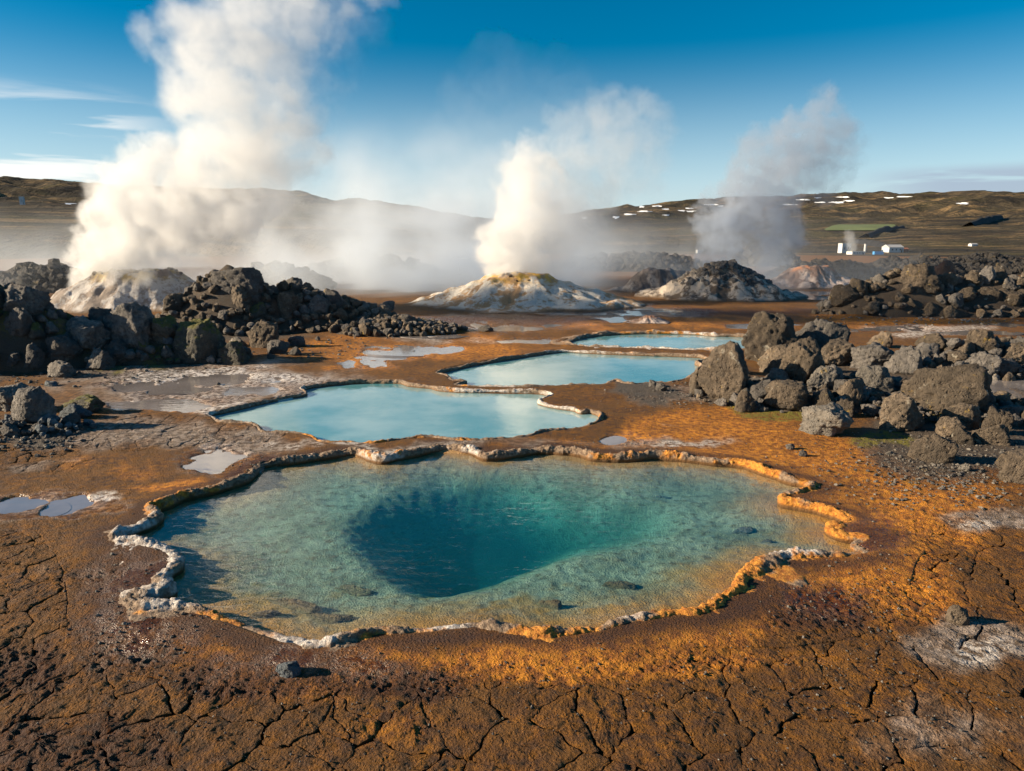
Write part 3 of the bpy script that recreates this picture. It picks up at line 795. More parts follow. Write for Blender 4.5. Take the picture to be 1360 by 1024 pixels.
def rock_shape(seed, sub, planes=11, lump=.16, pits=.07, sharp=14., wedge=False):
    r = np.random.default_rng(seed); V, Fc = ico(sub)
    N = r.normal(size=(planes, 3)); N /= np.linalg.norm(N, axis=1)[:, None]; D = r.uniform(.62, 1., planes)
    N = np.vstack([N, [(0, 0, -1)]]); D = np.append(D, .7)
    if wedge:
        a, b = r.uniform(.5, .95), r.uniform(-.1, .45)
        W = np.array([(-math.sin(a), -math.cos(a), r.uniform(.1, .5)), (math.cos(b), -math.sin(b), r.uniform(0, .3))]); W /= np.linalg.norm(W, axis=1)[:, None]
        N = np.vstack([N, W]); D = np.append(D, (r.uniform(.52, .66), r.uniform(.6, .8)))
    q = np.maximum(V @ N.T, 1e-3) / D                       # 1/r for each plane
    R = 1 / (np.sum(q ** sharp, 1) ** (1 / sharp))
    R = np.minimum(R, 1.35)
    o = r.uniform(0, 50, 3); P = V * R[:, None] + o
    R = R * (1 + lump * fbm(*(P * 1.3).T, 3) + lump * .55 * fbm(*(P * 3.3).T, 3))
    rg = 1 - 2 * np.abs(fbm(*(P * 2.1).T, 4)); R = R * (1 + .17 * (rg - .5)) + .09 * np.abs(fbm(*(P * 5.5 + 7).T, 3)) * (sub >= 4)
    if pits: 
        R = R - pits * sst(.42, .1, worley(*(P * 3.1).T, seed)) - pits * .5 * sst(.45, .12, worley(*(P * 6.5).T, seed + 3))
        if sub >= 4: R = R + pits * .5 * fbm(*(P * 11).T, 3)
    W = V * R[:, None]
    lo, hi = W.min(0), W.max(0); W = (W - (lo + hi) / 2) / ((hi - lo) / 2)
    return W, Fc


MATS = {'tan': ROCK_TAN, 'dark': ROCK_DARK, 'mossy': ROCK_MOSSY, 'red': ROCK_RED, 'pale': ROCK_PALE, 'blue': ROCK_BLUE, 'sunk': ROCK_SUNK}
_base = {}


def rock_mesh(mat, i, hero=False):
    k = (mat, i, hero)
    if k not in _base:
        W, Fc = rock_shape(100 + i * 7 + (500 if hero else 0), 5 if hero else 4, planes=12 + i % 6, lump=.15 + .04 * (i % 4), pits=(.07, .12, .09)[i % 3], sharp=(42, 26, 60)[i % 3], wedge=hero or i % 2 == 0)
        _base[k] = mesh('lava_rock', W, Fc, [MATS[mat]])
    return _base[k]


ROCKS = []          # (pixel size, location, half sizes, yaw, tilt, material, mesh number, hero, name, label, group)


def hero(l, t, r, b, mat, label, i=None, name='boulder', cat='boulder', dep=.85, zf=solid_z, tilt=0., yaw=None, sink=.10, onto=None, group=None):
    uc = (l + r) / 2
    p = cast(uc, b - 1, zf) if onto is None else at_dist(uc, b, onto)
    s = depth(*p) / F; w, h = (r - l) * s, (b - t) * s / .98
    d = dep * (w + h) / 2
    k = len(ROCKS) if i is None else i
    loc = (p[0], p[1] + d * .38, p[2] + h * (.5 - sink))
    ROCKS.append((9999 if r - l > 18 else r - l, loc, (w / 2 * 1.03, d / 2, h / 2 * (1 + sink)), random.uniform(-.3, .3) if yaw is None else yaw, tilt, mat, k % 14 if r - l > 34 else k % 12, r - l > 34, name, label, cat, group))


def pool_floor(x, y): return ground_z(np.atleast_1d(x), np.atleast_1d(y))[0]


R = 'the pile beside the pale pools'
hero(933, 453, 1000, 533, 'tan', 'tall upright boulder standing at the edge of the long pale pool', 0, dep=.7)
hero(917, 486, 940, 524, 'tan', 'small pitted rock leaning on the tall upright boulder by the pool', 1)
hero(988, 414, 1066, 484, 'tan', 'biggest blocky boulder perched at the back of the pile beside the pools', 2, tilt=.15)
hero(1056, 424, 1126, 478, 'dark', 'black rounded lava boulder next to the biggest blocky boulder', 3)
hero(1040, 450, 1106, 508, 'tan', 'brown boulder with one flat sunlit face in the middle of the pile', 4, tilt=-.2)
hero(1086, 451, 1142, 488, 'tan', 'rough crumbly brown boulder behind the flat faced boulder', 5)
hero(1006, 461, 1058, 498, 'tan', 'long tilted slab of lava wedged under the biggest blocky boulder', 6, tilt=-.5, dep=.5)
hero(960, 455, 990, 500, 'dark', 'dark lava rock in the shade between the upright and the biggest boulder', 7)
hero(979, 515, 1005, 549, 'tan', 'small upright block on the moss in front of the pile', 8)
hero(1022, 507, 1084, 544, 'tan', 'wide angular block resting on yellow green moss', 9, tilt=.12)
hero(1072, 487, 1112, 518, 'pale', 'pale pointed rock between flat faced boulder and wide angular block', 10)
hero(1072, 541, 1138, 583, 'pale', 'light grey faceted boulder alone on orange mud before the pile', 11, dep=.95)
hero(1106, 531, 1142, 557, 'tan', 'flat brown rock just behind the light grey faceted boulder', 12)
hero(1117, 503, 1150, 538, 'tan', 'angular brown rock above the flat rock behind the light grey boulder', 13)
hero(1138, 486, 1190, 524, 'pale', 'grey tent shaped rock beside angular brown rock', 2)
hero(1168, 526, 1230, 575, 'tan', 'wedge shaped boulder with a shaded slanting flank', 5, tilt=-.35)
hero(1219, 482, 1324, 548, 'tan', 'very broad crumbly boulder at the middle of the long pile', 1, dep=.8)
hero(1217, 578, 1270, 617, 'tan', 'square sided block casting a shadow on dark gravel', 3, tilt=.1)
hero(1252, 554, 1284, 582, 'tan', 'brown rock just below the very broad crumbly boulder', 4)
hero(1254, 538, 1310, 572, 'tan', 'low knobbly rock at the foot of the very broad crumbly boulder', 6)
hero(1312, 543, 1350, 580, 'tan', 'ridged tan rock beside the small pool of water behind the rocks', 7)
hero(1297, 562, 1342, 592, 'tan', 'rounded tan rock in front of ridged tan rock', 8)
hero(1336, 600, 1398, 644, 'tan', 'smooth brown boulder on dark gravel at the end of the boulder pile', 9)
hero(1271, 568, 1295, 592, 'tan', 'small pointed rock between two rounded tan rocks', 10)
hero(1138, 458, 1196, 494, 'dark', 'black boulder in shade behind grey tent shaped rock', 11)
hero(1183, 460, 1234, 500, 'dark', 'rounded dark boulder between the tent shaped rock and the very broad boulder', 12)
hero(1224, 443, 1264, 468, 'tan', 'tan pyramid shaped rock beyond the very broad crumbly boulder', 0)
hero(1273, 455, 1300, 478, 'tan', 'small tan cube like rock beyond the very broad crumbly boulder', 1)
hero(1288, 438, 1326, 468, 'tan', 'rounded brown boulder on the gravel bank behind the water', 2)
hero(1284, 468, 1328, 500, 'dark', 'dark smooth boulder by the water behind the rocks', 3)
hero(1324, 476, 1358, 500, 'dark', 'dark boulder beside the dark smooth boulder by the water', 4)
hero(1334, 456, 1378, 484, 'tan', 'tan slab topped boulder on the gravel bank behind the water', 5)
hero(1158, 440, 1188, 464, 'tan', 'knobbly tan rock on top edge of the boulder pile', 6)
hero(1327, 540, 1368, 556, 'dark', 'dark flat rock lying in the water behind the rocks', 6)
hero(1300, 514, 1322, 536, 'dark', 'dark stone at the edge of the water behind the rocks', 9)
# dark pile
hero(60, 422, 134, 470, 'dark', 'large rounded grey boulder jutting from the dark shaded pile', 7)
hero(126, 400, 202, 456, 'dark', 'rough craggy boulder crowning the dark shaded pile', 8)
hero(222, 424, 292, 484, 'mossy', 'big dark mossy hump of lava at the end of the shaded pile', 9)
hero(-10, 408, 38, 452, 'dark', 'grey round topped boulder high in the dark shaded pile', 10)
hero(48, 444, 100, 489, 'dark', 'broad grey boulder under the large rounded boulder', 11)
hero(106, 463, 144, 493, 'dark', 'smooth egg shaped grey boulder at the foot of the dark pile', 12)
hero(128, 451, 174, 484, 'dark', 'sloping grey boulder behind the egg shaped boulder', 13)
hero(26, 456, 54, 488, 'dark', 'upright grey rock next to the broad grey boulder', 0)
hero(-8, 468, 30, 488, 'dark', 'flat grey rock at the foot of the dark pile', 1)
hero(108, 408, 148, 444, 'dark', 'pointed dark rock beside the craggy boulder', 2)
hero(50, 480, 94, 502, 'dark', 'double lobed grey rock lying on mud before the dark pile', 3)
hero(-12, 376, 50, 422, 'dark', 'black clinker crest on top of the dark shaded pile', 4, tilt=.2)
hero(226, 456, 248, 472, 'blue', 'pale blue grey smooth stone against the mossy lava hump', 5)
hero(207, 459, 228, 477, 'dark', 'round grey stone next to the pale blue stone', 6)
hero(205, 447, 232, 460, 'blue', 'flat slate coloured stone above the pale blue stone', 7)
hero(285, 452, 325, 486, 'mossy', 'low mossy rock trailing off the lava hump', 8)
hero(188, 420, 230, 460, 'mossy', 'mossy rock between the craggy boulder and the lava hump', 11)
# small cluster before it
hero(8, 515, 60, 560, 'dark', 'upright dark boulder in the small cluster on the cracked mud', 9)
hero(72, 526, 132, 550, 'mossy', 'long low boulder with brown moss in the small cluster', 10)
hero(-20, 512, 30, 550, 'dark', 'dark boulder behind the upright boulder of the small cluster', 11)
hero(48, 522, 68, 544, 'dark', 'little round dark rock in the small cluster', 12)
hero(74, 538, 114, 558, 'blue', 'flat slate grey rock before the long low boulder', 13)
hero(56, 507, 76, 515, 'blue', 'flat pale pebble like stone on brown mud', 3)
# loose boulders on the flat by the tall heap
hero(325, 425, 366, 464, 'tan', 'upright rounded boulder alone at the foot of the tall heap', 3, dep=.8)
hero(347, 452, 382, 472, 'dark', 'squat boulder in front of the upright rounded boulder', 4)
hero(381, 446, 404, 462, 'dark', 'small blocky rock beside the squat boulder', 5)
hero(381, 461, 399, 474, 'dark', 'small dark cube of lava in front of the small blocky rock', 6)
hero(301, 448, 327, 462, 'pale', 'pale flat topped stone beside the upright rounded boulder', 7)
hero(418, 447, 425, 454, 'pale', 'tiny pale stone on brown mud before the tall heap', 7)
hero(353, 470, 364, 478, 'dark', 'tiny dark stone beside the squat boulder', 2)
hero(274, 349, 348, 392, 'dark', 'craggy dark outcrop on the summit of the tall heap', 8, tilt=.2)
hero(298, 378, 334, 412, 'tan', 'big brown boulder just under the summit outcrop of the tall heap', 2)
hero(352, 388, 398, 424, 'tan', 'long brown boulder in the middle of the tall heap', 6)
hero(376, 368, 402, 388, 'dark', 'round dark boulder on the second crest of the tall heap', 5)
hero(428, 383, 456, 408, 'dark', 'dark knob on the third crest of the tall heap', 3)
hero(326, 402, 352, 426, 'mossy', 'mossy rock in the fold of the tall heap', 11)
hero(402, 392, 436, 416, 'dark', 'wide dark boulder under the third crest of the tall heap', 12)
hero(504, 400, 524, 414, 'dark', 'lone dark knob at the far end of the tall heap', 1)
# back heap
hero(1240, 346, 1274, 372, 'red', 'rusty red boulder on the crest of the far heap', 1)
hero(1200, 350, 1250, 390, 'tan', 'tall leaning boulder on the far heap beside the rusty one', 2)
hero(1108, 378, 1142, 406, 'tan', 'pale brown boulder at the tip of the far heap', 4)
hero(1246, 362, 1274, 382, 'tan', 'tan block just under the rusty red boulder', 5)
hero(1300, 382, 1336, 406, 'tan', 'tilted slab on the slope of the far heap', 6, tilt=.5)
hero(1324, 384, 1362, 410, 'tan', 'heavy tan boulder low on the far heap', 7)
hero(1254, 406, 1276, 424, 'tan', 'pointed stone standing at the foot of the far heap', 8)
hero(1222, 402, 1250, 420, 'tan', 'tan stone next to the pointed stone at the foot of the far heap', 0)
hero(1202, 396, 1222, 416, 'tan', 'square tan stone at the foot of the far heap', 9)
# single stones
hero(1263, 804, 1291, 831, 'tan', 'small pointed stone casting a long shadow on cracked mud', 8, name='stone', cat='stone')
hero(365, 881, 397, 905, 'blue', 'dark blue grey stone lying on wet brown mud', 5, name='stone', cat='stone')
hero(634, 432, 656, 442, 'dark', 'dark block beside a shallow pale puddle', 7, name='stone', cat='stone')
hero(862, 505, 874, 516, 'dark', 'small brown stone on the gravel bank of the long pool', 3, name='stone', cat='stone')
hero(872, 509, 886, 521, 'dark', 'dark stone by the small brown stone on the gravel bank', 4, name='stone', cat='stone')
hero(1044, 590, 1056, 598, 'dark', 'tiny black stone on bright orange mud', 5, name='stone', cat='stone')
hero(1276, 616, 1290, 628, 'pale', 'pale round stone on dark gravel', 6, name='stone', cat='stone')
hero(1176, 600, 1188, 606, 'pale', 'small cream stone on orange mud', 7, name='stone', cat='stone')
hero(1062, 598, 1074, 608, 'dark', 'black stone near the tiny black stone on orange mud', 8, name='stone', cat='stone')
hero(168, 800, 182, 812, 'pale', 'white chip broken off the corner of the rim', 9, name='stone', cat='stone')
for (a, b, c, d, lab, k, mt) in [(712, 784, 750, 812, 'round stone lying under water near the front rim', 1, 'sunk'), (800, 762, 850, 784, 'flat pale stone under water between the deep hole and the rim', 2, 'sunk'),
                             (345, 778, 425, 812, 'long brown slab under water near the white rim corner', 3, 'sunk'), (395, 800, 470, 830, 'orange brown slab under water before the front rim', 4, 'sunk'),
                             (968, 690, 1010, 710, 'dark flat stone under water near the orange rim', 5, 'dark'), (1012, 714, 1028, 722, 'small dark stone under water near the orange rim', 6, 'dark'),
                             (430, 770, 500, 792, 'tan ledge under water beside the brown slab', 7, 'sunk'), (870, 652, 896, 664, 'dark patch of stone under water behind the deep hole', 8, 'dark'), (330, 800, 372, 822, 'brown lump under water by the rim bend', 9, 'sunk')]:
    b = d - (d - b) * (.62 if k in (1, 6) else .42)
    hero(a, b, c, d, mt, lab, k, name='sunken_stone', cat='stone', zf=lambda x, y: ground_z(x, y)[0], dep=.9 if k in (1, 6) else .6, sink=.52)


# fill the heaps: rocks settled over each mound
def fill(key, n, smin, smax, mats, label, group, mind=.62, region=None, seed=0, flat=None):
    r = np.random.default_rng(50 + seed); m = HEAPS[key]; x0, x1, y0, y1 = m.box; put = []
    occ = [(q[1][0], q[1][1], max(q[2][0], q[2][1])) for q in ROCKS]
    K = n * 45; CX_, CY_ = r.uniform(x0, x1, K), r.uniform(y0, y1, K); CZ = m.z(CX_, CY_); SZ = solid_z(CX_, CY_)
    for x, y, z, zz in zip(CX_, CY_, CZ, SZ):
        if len(put) >= n: break
        if z < .015 * m.h: continue
        s = smin * (smax / smin) ** (r.random() ** 1.7) * (.55 + .45 * min(1, z / (m.h * .35)))
        if any((x - a) ** 2 + (y - b) ** 2 < (mind * (s + c)) ** 2 for a, b, c in put): continue
        if any((x - a) ** 2 + (y - b) ** 2 < (.75 * c + .3 * s) ** 2 for a, b, c in occ): continue
        put.append((x, y, s))
        u, v = proj(x, y, zz)
        zz = float(zz)
        if u < -140 or u > 1500: continue
        px = 2 * s * F / depth(x, y, zz)
        ROCKS_M = mats[r.integers(len(mats))]
        sz = (s * r.uniform(.85, 1.2), s * r.uniform(.8, 1.15), s * r.uniform(.65, 1.05))
        ROCKS.append((px, (x, y, zz + s * .28), sz, (r.uniform(-.6, .6) if r.random() < .6 else r.uniform(0, 6.28)), r.normal() * .3, ROCKS_M, int(r.integers(12)), False, 'lava_rock', (('big ' if px > 32 else 'middling ' if px > 20 else 'small ') + {'dark': 'dark grey', 'mossy': 'mossy dark', 'tan': 'tan', 'blue': 'slate grey'}[ROCKS_M] + ' lava rock ' + ('high on ' if z > .55 * m.h else 'on the slope of ' if z > .22 * m.h else 'at the foot of ') + label), 'lava rock', group))


fill('left', 170, .09, .40, ['dark', 'dark', 'mossy'], 'the dark shaded pile', 'rocks of the dark shaded pile', seed=1)
fill('mid', 520, .09, .30, ['tan', 'dark', 'tan'], 'the tall lava heap', 'rocks of the tall lava heap', seed=2)
fill('back', 420, .08, .34, ['tan', 'tan', 'dark'], 'the far sunlit heap', 'rocks of the far sunlit heap', seed=3)
fill('right', 430, .03, .20, ['tan', 'dark', 'dark'], 'the boulder pile beside the pools', 'small rocks of the pile beside the pools', seed=4)
fill('midright', 130, .06, .30, ['tan', 'dark', 'dark'], 'the gravel bank behind the water', 'rocks of the gravel bank', seed=6)
fill('low', 60, .03, .13, ['dark', 'blue'], 'the small cluster on the cracked mud', 'stones of the small cluster', seed=5)


def build_rocks():
    order = sorted(range(len(ROCKS)), key=lambda i: -ROCKS[i][0]); n = 0; rest = {}
    lowV = [rock_shape(900 + i, 2, 11, .18, 0, 40) for i in range(6)]
    for i in order:
        px, loc, s, yaw, tilt, mat, k, big, name, label, cat, group = ROCKS[i]
        vis = -60 < proj(*loc)[0] < 1420
        if px == 9999 or not group or (n < 300 and vis and px > 7):
            o = link(name, rock_mesh(mat, k, big), label=label, cat=cat, group=group)
            o.location = loc; o.scale = s; o.rotation_euler = (tilt * .6, tilt, yaw); n += bool(group)
        else:
            rest.setdefault((group, mat), []).append((loc, s, yaw, i))
    for (group, mat), L in rest.items():
        Vs, Fs, off = [], [], 0
        for loc, s, yaw, i in L:
            W, Fc = lowV[i % 6]; c_, s_ = math.cos(yaw), math.sin(yaw)
            Q = np.stack([W[:, 0] * c_ - W[:, 1] * s_, W[:, 0] * s_ + W[:, 1] * c_, W[:, 2]], -1) * np.array(s) + np.array(loc)
            Vs.append(Q); Fs.append(Fc + off); off += len(Q)
        link('rubble', mesh('rubble', np.vstack(Vs), np.vstack(Fs), [MATS[mat]], False), label='small broken lava rubble in the gaps, ' + group, cat='rubble', kind='stuff')


build_rocks()


# mound cores: dark grit between the rocks
def build_cores():
    for key, m in HEAPS.items():
        x0, x1, y0, y1 = m.box; x0 = max(x0, -16); x1 = min(x1, 20)
        xs, ys = np.linspace(x0, x1, 100), np.linspace(y0, y1, 50); X, Y = np.meshgrid(xs, ys)
        h = m.z(X, Y); z = solid_z(X, Y) - .03 + np.where(h > .01, .03 * fbm(X * 7, Y * 7, 4.4, 3), -.4)
        sl = np.clip(h / m.h * 3, 0, 1)
        zA = np.zeros(X.shape + (4,)); zB = np.zeros(X.shape + (4,)); zB[..., 0] = 1.; zB[..., 1] = (.45 if key in ('left', 'right') else 0.) * sst(.05, .35, fbm(X * 1.3, Y * 1.3, 8.8, 3))
        if key == 'mid':
            rt = sst(-3.0, -1.6, X); zB[..., 0] = 1 - rt; zA[..., 0] = .3 * rt; zA[..., 1] = .5 * rt
        me = mesh('gravel', np.stack([X, Y, z], -1).reshape(-1, 3), grid_faces(50, 100), [MUD], True, {'zA': zA.reshape(-1, 4), 'zB': zB.reshape(-1, 4)})
        link('gravel', me, kind='stuff', label='dark grit and soil filling the gaps under the lava rocks', cat='gravel')


build_cores()


# loose pebbles on the mud
def build_pebbles():
    r = np.random.default_rng(21); shp = [rock_shape(700 + i, 1, 7, .12, 0, 18) for i in range(5)]
    zonesP = [(1260, 620, 130, 45, 900, .006, .022), (1120, 620, 160, 60, 260, .004, .012), (900, 525, 80, 18, 260, .006, .02), (1150, 790, 130, 60, 170, .004, .012), (210, 800, 90, 80, 240, .004, .014), (620, 900, 420, 60, 300, .0025, .007),
              (1150, 930, 260, 90, 260, .003, .008), (300, 950, 330, 80, 220, .002, .006), (100, 495, 160, 16, 200, .01, .04), (320, 612, 60, 14, 60, .006, .014), (420, 462, 120, 14, 150, .01, .035), (1230, 425, 150, 8, 200, .015, .05), (40, 575, 60, 22, 260, .01, .035), (820, 590, 120, 12, 140, .004, .012)]
    for tone, mat in (('pale', ROCK_PALE), ('dark', ROCK_DARK)):
        Vs, Fs, off = [], [], 0
        for (u, v, a, b, n, s0, s1) in zonesP:
            n = int(n * (.6 if tone == 'pale' else .7))
            q = gp(u + r.normal(size=n) * a * .55, np.clip(v + r.normal(size=n) * b * .6, 380, 1100))
            z, A, B = ground_z(q[:, 0], q[:, 1])
            ok = B[:, 3] < .1
            for i in range(len(POLYS)): ok &= sdist(POLYS[i], q[:, 0], q[:, 1], .3) < -.02
            for (x, y), zz, s in zip(q[ok], z[ok], (s0 * (s1 / s0) ** (r.random(n) ** 2))[ok]):
                W, Fc = shp[r.integers(5)]; t = r.uniform(0, 6.28); c_, s_ = math.cos(t), math.sin(t)
                Q = np.stack([W[:, 0] * c_ - W[:, 1] * s_, W[:, 0] * s_ + W[:, 1] * c_, W[:, 2] * .7], -1) * s + np.array([x, y, zz + s * .3])
                Vs.append(Q); Fs.append(Fc + off); off += len(Q)
        link('pebbles', mesh('pebbles', np.vstack(Vs), np.vstack(Fs), [mat], False), kind='stuff', label=tone + ' pebbles strewn over the mud', cat='pebbles')


build_pebbles()


# ------------------------------------------------------------------ vent cones
def blocks(L, shapes, name, mat, flat=True):
    Vs, Fs, off = [], [], 0
    for k, (x, y, z, s, yaw) in enumerate(L):
        W, Fc = shapes[k % len(shapes)]; c_, s_ = math.cos(yaw), math.sin(yaw)
        Q = np.stack([W[:, 0] * c_ - W[:, 1] * s_, W[:, 0] * s_ + W[:, 1] * c_, W[:, 2] * .85], -1) * s + np.array([x, y, z])
        Vs.append(Q); Fs.append(Fc + off); off += len(Q)
    return mesh(name, np.vstack(Vs), np.vstack(Fs), [mat], not flat)


def build_cone(u, v, hw, hpx, kd, mat, label, seed, top=.25, gully=.09, crag=0, crag_mat=None, power=1.15, crag_name='vent_crust', crag_from=.0):
    c = gp(u, v); s = depth(c[0], c[1]) / F; a, h = hw * s, hpx * s; b = a * kd; cx, cy_ = c[0], c[1] + b * .8
    nr, na = 52, 180
    rr = np.linspace(0, 1.12, nr) ** .9; th = np.linspace(0, 2 * np.pi, na, endpoint=False); Rr, T = np.meshgrid(rr, th, indexing='ij')
    lx, ly = a * Rr * np.cos(T), b * Rr * np.sin(T)
    def hz(lx, ly):
        r = np.hypot(lx / a, ly / b); t = np.arctan2(ly / b, lx / a)
        e = r * (1 + .42 * fbm(lx / a * 1.5 + seed, ly / a * 1.5, seed, 4))
        g = np.abs(fbm(np.cos(t) * 3.2, np.sin(t) * 3.2, seed + r * .8, 4))
        p = np.clip((1 - e) / (1 - top), 0, 1) ** power
        z = h * p - gully * h * (1 - g * 2.4).clip(0, 1) * sst(0, .3, p) * sst(1., .7, p)
        z = z + h * .16 * fbm(lx / a * 5, ly / a * 5, seed + 4, 4) * sst(.02, .2, p) + h * .10 * (.5 - worley(lx / h * 1.9, ly / h * 1.9, 0 * lx + seed, seed)) * sst(.6, .95, p)
        return np.where(e > 1.0, -.03, z)
    Z = hz(lx, ly); zb = float(base_z(cx, cy_))
    V = np.stack([lx, ly, Z + base_z(cx + lx, cy_ + ly) - zb + .005], -1).reshape(-1, 3)
    e = bpy.data.objects.new('steam_cone', None); COL.objects.link(e); e.location = (cx, cy_, zb); tag(e, label, 'cone')
    me = mesh('cone_slope', V, grid_faces(nr, na, True), [mat], True, {'hf': np.clip(Z / h, 0, 1).ravel()})
    link('cone_slope', me, e)
    if crag:
        r = np.random.default_rng(seed + 60); L = []
        XX, YY = r.uniform(-a, a, 40000), r.uniform(-b, b, 40000)
        for x, y, z in zip(XX, YY, hz(XX, YY)):
            if len(L) >= crag: break
            if z < h * crag_from: continue
            if crag_from and r.random() > (z / h - crag_from) * 3.: continue
            L.append((x, y, z + .01, (r.uniform(.25, 1) ** 1.6) * h * (.13 if crag_from < .7 else .075), r.uniform(0, 6.3)))
        link(crag_name, blocks(L, [rock_shape(820 + i, 2, 12, .22, .05, 34) for i in range(6)], crag_name, crag_mat), e)['kind'] = 'stuff'
    return cx, cy_, zb + h, s


CONE_W = cone_material('cone_white', (.46, .43, .41), (.26, .21, .175), (.42, .30, .12))
CONE_C = cone_material('cone_sulphur', (.62, .57, .50), (.40, .24, .12), (.66, .38, .07))
CONE_D = cone_material('cone_dark', (.50, .42, .34), (.115, .082, .058), (.20, .14, .09))
CONE_O = cone_material('cone_orange', (.42, .34, .30), (.16, .10, .075), (.50, .20, .08), .5)
CONE_G = cone_material('cone_grey', (.26, .235, .22), (.12, .10, .09), (.30, .24, .20), .5)
C_L = build_cone(148, 414, 128, 50, .7, CONE_W, 'white silica cone with a ragged dark lip and thick steam', 3, top=.44, crag=40, crag_mat=ROCK_TAN, crag_from=.78)
C_C = build_cone(695, 413, 165, 44, .7, CONE_C, 'whitish cone with sulphur yellow vent crust and steam', 9, top=.26, crag=26, crag_mat=CONE_C, crag_from=.8)
C_R = build_cone(978, 400, 112, 46, .7, CONE_D, 'dark cone with a craggy lava top and pale base', 5, top=.16, crag=330, crag_mat=ROCK_DARK, crag_name='crag', power=1.0, crag_from=.38)
C_O = build_cone(1092, 384, 82, 29, .5, CONE_O, 'low cone with an orange brown top behind the dark cone', 12, top=.3, gully=.1)
C_G = build_cone(885, 388, 72, 27, .5, CONE_G, 'low grey cone half hidden in mist', 15, top=.35, gully=.1)
C_S = build_cone(866, 430, 34, 10, .8, CONE_O, 'tiny brown mound behind the small pale pool', 17, top=.15, gully=.12)


# ------------------------------------------------------------------ lava fields in the middle distance
def build_lava(u, v, hw, hpx, kd, n, label, seed):
    c = gp(u, v); s = depth(c[0], c[1]) / F; a, h = hw * s, hpx * s; b = a * kd; cx, cy_ = c[0], c[1] + b * .8
    r = np.random.default_rng(seed + 300)
    def hz(x, y):
        e = np.hypot((x - cx) / a, (y - cy_) / b) * (1 + .3 * fbm(x / a * 2.4, y / a * 2.4, seed, 4))
        return h * (np.clip(1 - e, 0, 1) ** .7) * (.72 + .5 * fbm(x / a * 4, y / a * 4, seed + 3, 4))
    xs, ys = np.linspace(cx - a * 1.15, cx + a * 1.15, 110), np.linspace(cy_ - b * 1.15, cy_ + b * 1.15, 40); X, Y = np.meshgrid(xs, ys)
    Z = base_z(X, Y) - .05 + hz(X, Y) + .09 * h * fbm(X / h * 2.5, Y / h * 2.5, seed, 3) * (hz(X, Y) > 0)
    e = bpy.data.objects.new('lava_field', None); COL.objects.link(e); e.location = (cx, cy_, float(base_z(cx, cy_))); tag(e, label, 'lava field'); o = np.array(e.location)
    link('lava_bank', mesh('lava_bank', np.stack([X, Y, Z], -1).reshape(-1, 3) - o, grid_faces(40, 110), [ROCK_FAR], True), e)
    L = []
    XX, YY = r.uniform(cx - a, cx + a, n * 6), r.uniform(cy_ - b, cy_ + b * .5, n * 6)
    for x, y, z in zip(XX, YY, hz(XX, YY)):
        if len(L) >= n: break
        if z < .05 * h: continue
        q = h * r.uniform(.06, .17) * (1.3 if r.random() < .12 else 1)
        L.append((x - o[0], y - o[1], z + float(base_z(x, y)) - o[2], q, r.uniform(0, 6.3)))
    bl = link('lava_blocks', blocks(L, [rock_shape(840 + i, 1 if n > 250 else 2, 10, .25, 0, 40) for i in range(6)], 'lava_blocks', ROCK_FAR), e); bl['kind'] = 'stuff'


build_lava(1120, 371, 95, 33, .5, 420, 'dark lava bank below the far white buildings', 1)
build_lava(1235, 368, 100, 34, .5, 420, 'dark lava bank behind the far sunlit heap', 2)
build_lava(1330, 364, 120, 32, .6, 420, 'grey lava bank beyond the rusty red boulder', 3)
build_lava(1450, 366, 110, 38, .6, 200, 'grey lava bank at the end of the lava field', 4)
build_lava(850, 360, 120, 32, .6, 420, 'hazy lava bank behind the low grey cone', 5)
build_lava(1020, 352, 55, 40, .7, 260, 'black lava knoll at the foot of the thin grey steam', 6)
build_lava(30, 388, 120, 46, .5, 420, 'misty lava bank behind the dark shaded pile', 7)
build_lava(362, 384, 80, 42, .5, 300, 'misty lava bank behind the tall heap', 8)
build_lava(-120, 380, 120, 44, .5, 200, 'misty lava bank running out from behind the dark pile', 9)
build_lava(480, 370, 110, 40, .6, 320, 'faint lava bank deep in the white mist', 10)


# ------------------------------------------------------------------ hills
RU = [-600, -300, 0, 80, 160, 250, 330, 400, 440, 480, 560, 640, 700, 760, 830, 900, 980, 1050, 1120, 1200, 1300, 1360, 1600, 2000]
RV = [232, 230, 236, 240, 246, 252, 254, 257, 269, 267, 279, 293, 296, 286, 276, 268, 262, 259, 256, 257, 254, 256, 250, 248]
PR_D = [200, 300, 450, 600, 800, 1050, 1350, 1700]
LEFTV = [321, 303, 285, 277, 281, 276, 268, 258]
RIGHTV = [341, 338, 336, 327, 309, 297, 288, 275]


def hill_z(X, Y):
    d = np.hypot(X, Y); u = CX + F * (X / np.maximum(Y, 1)) * 1.034
    k = sst(420, 760, u)
    v = np.stack([(1 - k) * np.interp(d, PR_D, LEFTV) + k * np.interp(d, PR_D, RIGHTV)])[0]
    rv = np.interp(u, RU, RV)
    v = v + (np.minimum(rv, v + 30) - v) * sst(1250, 2150, d) + (v * 0 + 30) * sst(2200, 3000, d)
    v = np.where(d > 1000, np.maximum(v, rv + 1.5), v)
    v = np.where((d > 2050) & (d < 2250), np.minimum(v, rv + 2), v)
    b_ = (CY - v) / F; z = H + Y * (-SP + b_ * CP) / (CP + b_ * SP)
    rough = sst(230, 500, d)
    g = 1 - np.abs(fbm(X / 210, Y / 330, 3.3, 5)) * 2.2
    z = z + rough * (.011 * d * (g - .55) * sst(900, 1500, d) * sst(2200, 1700, d) + .0045 * d * fbm(X / 60, Y / 90, 1.3, 5))
    return z


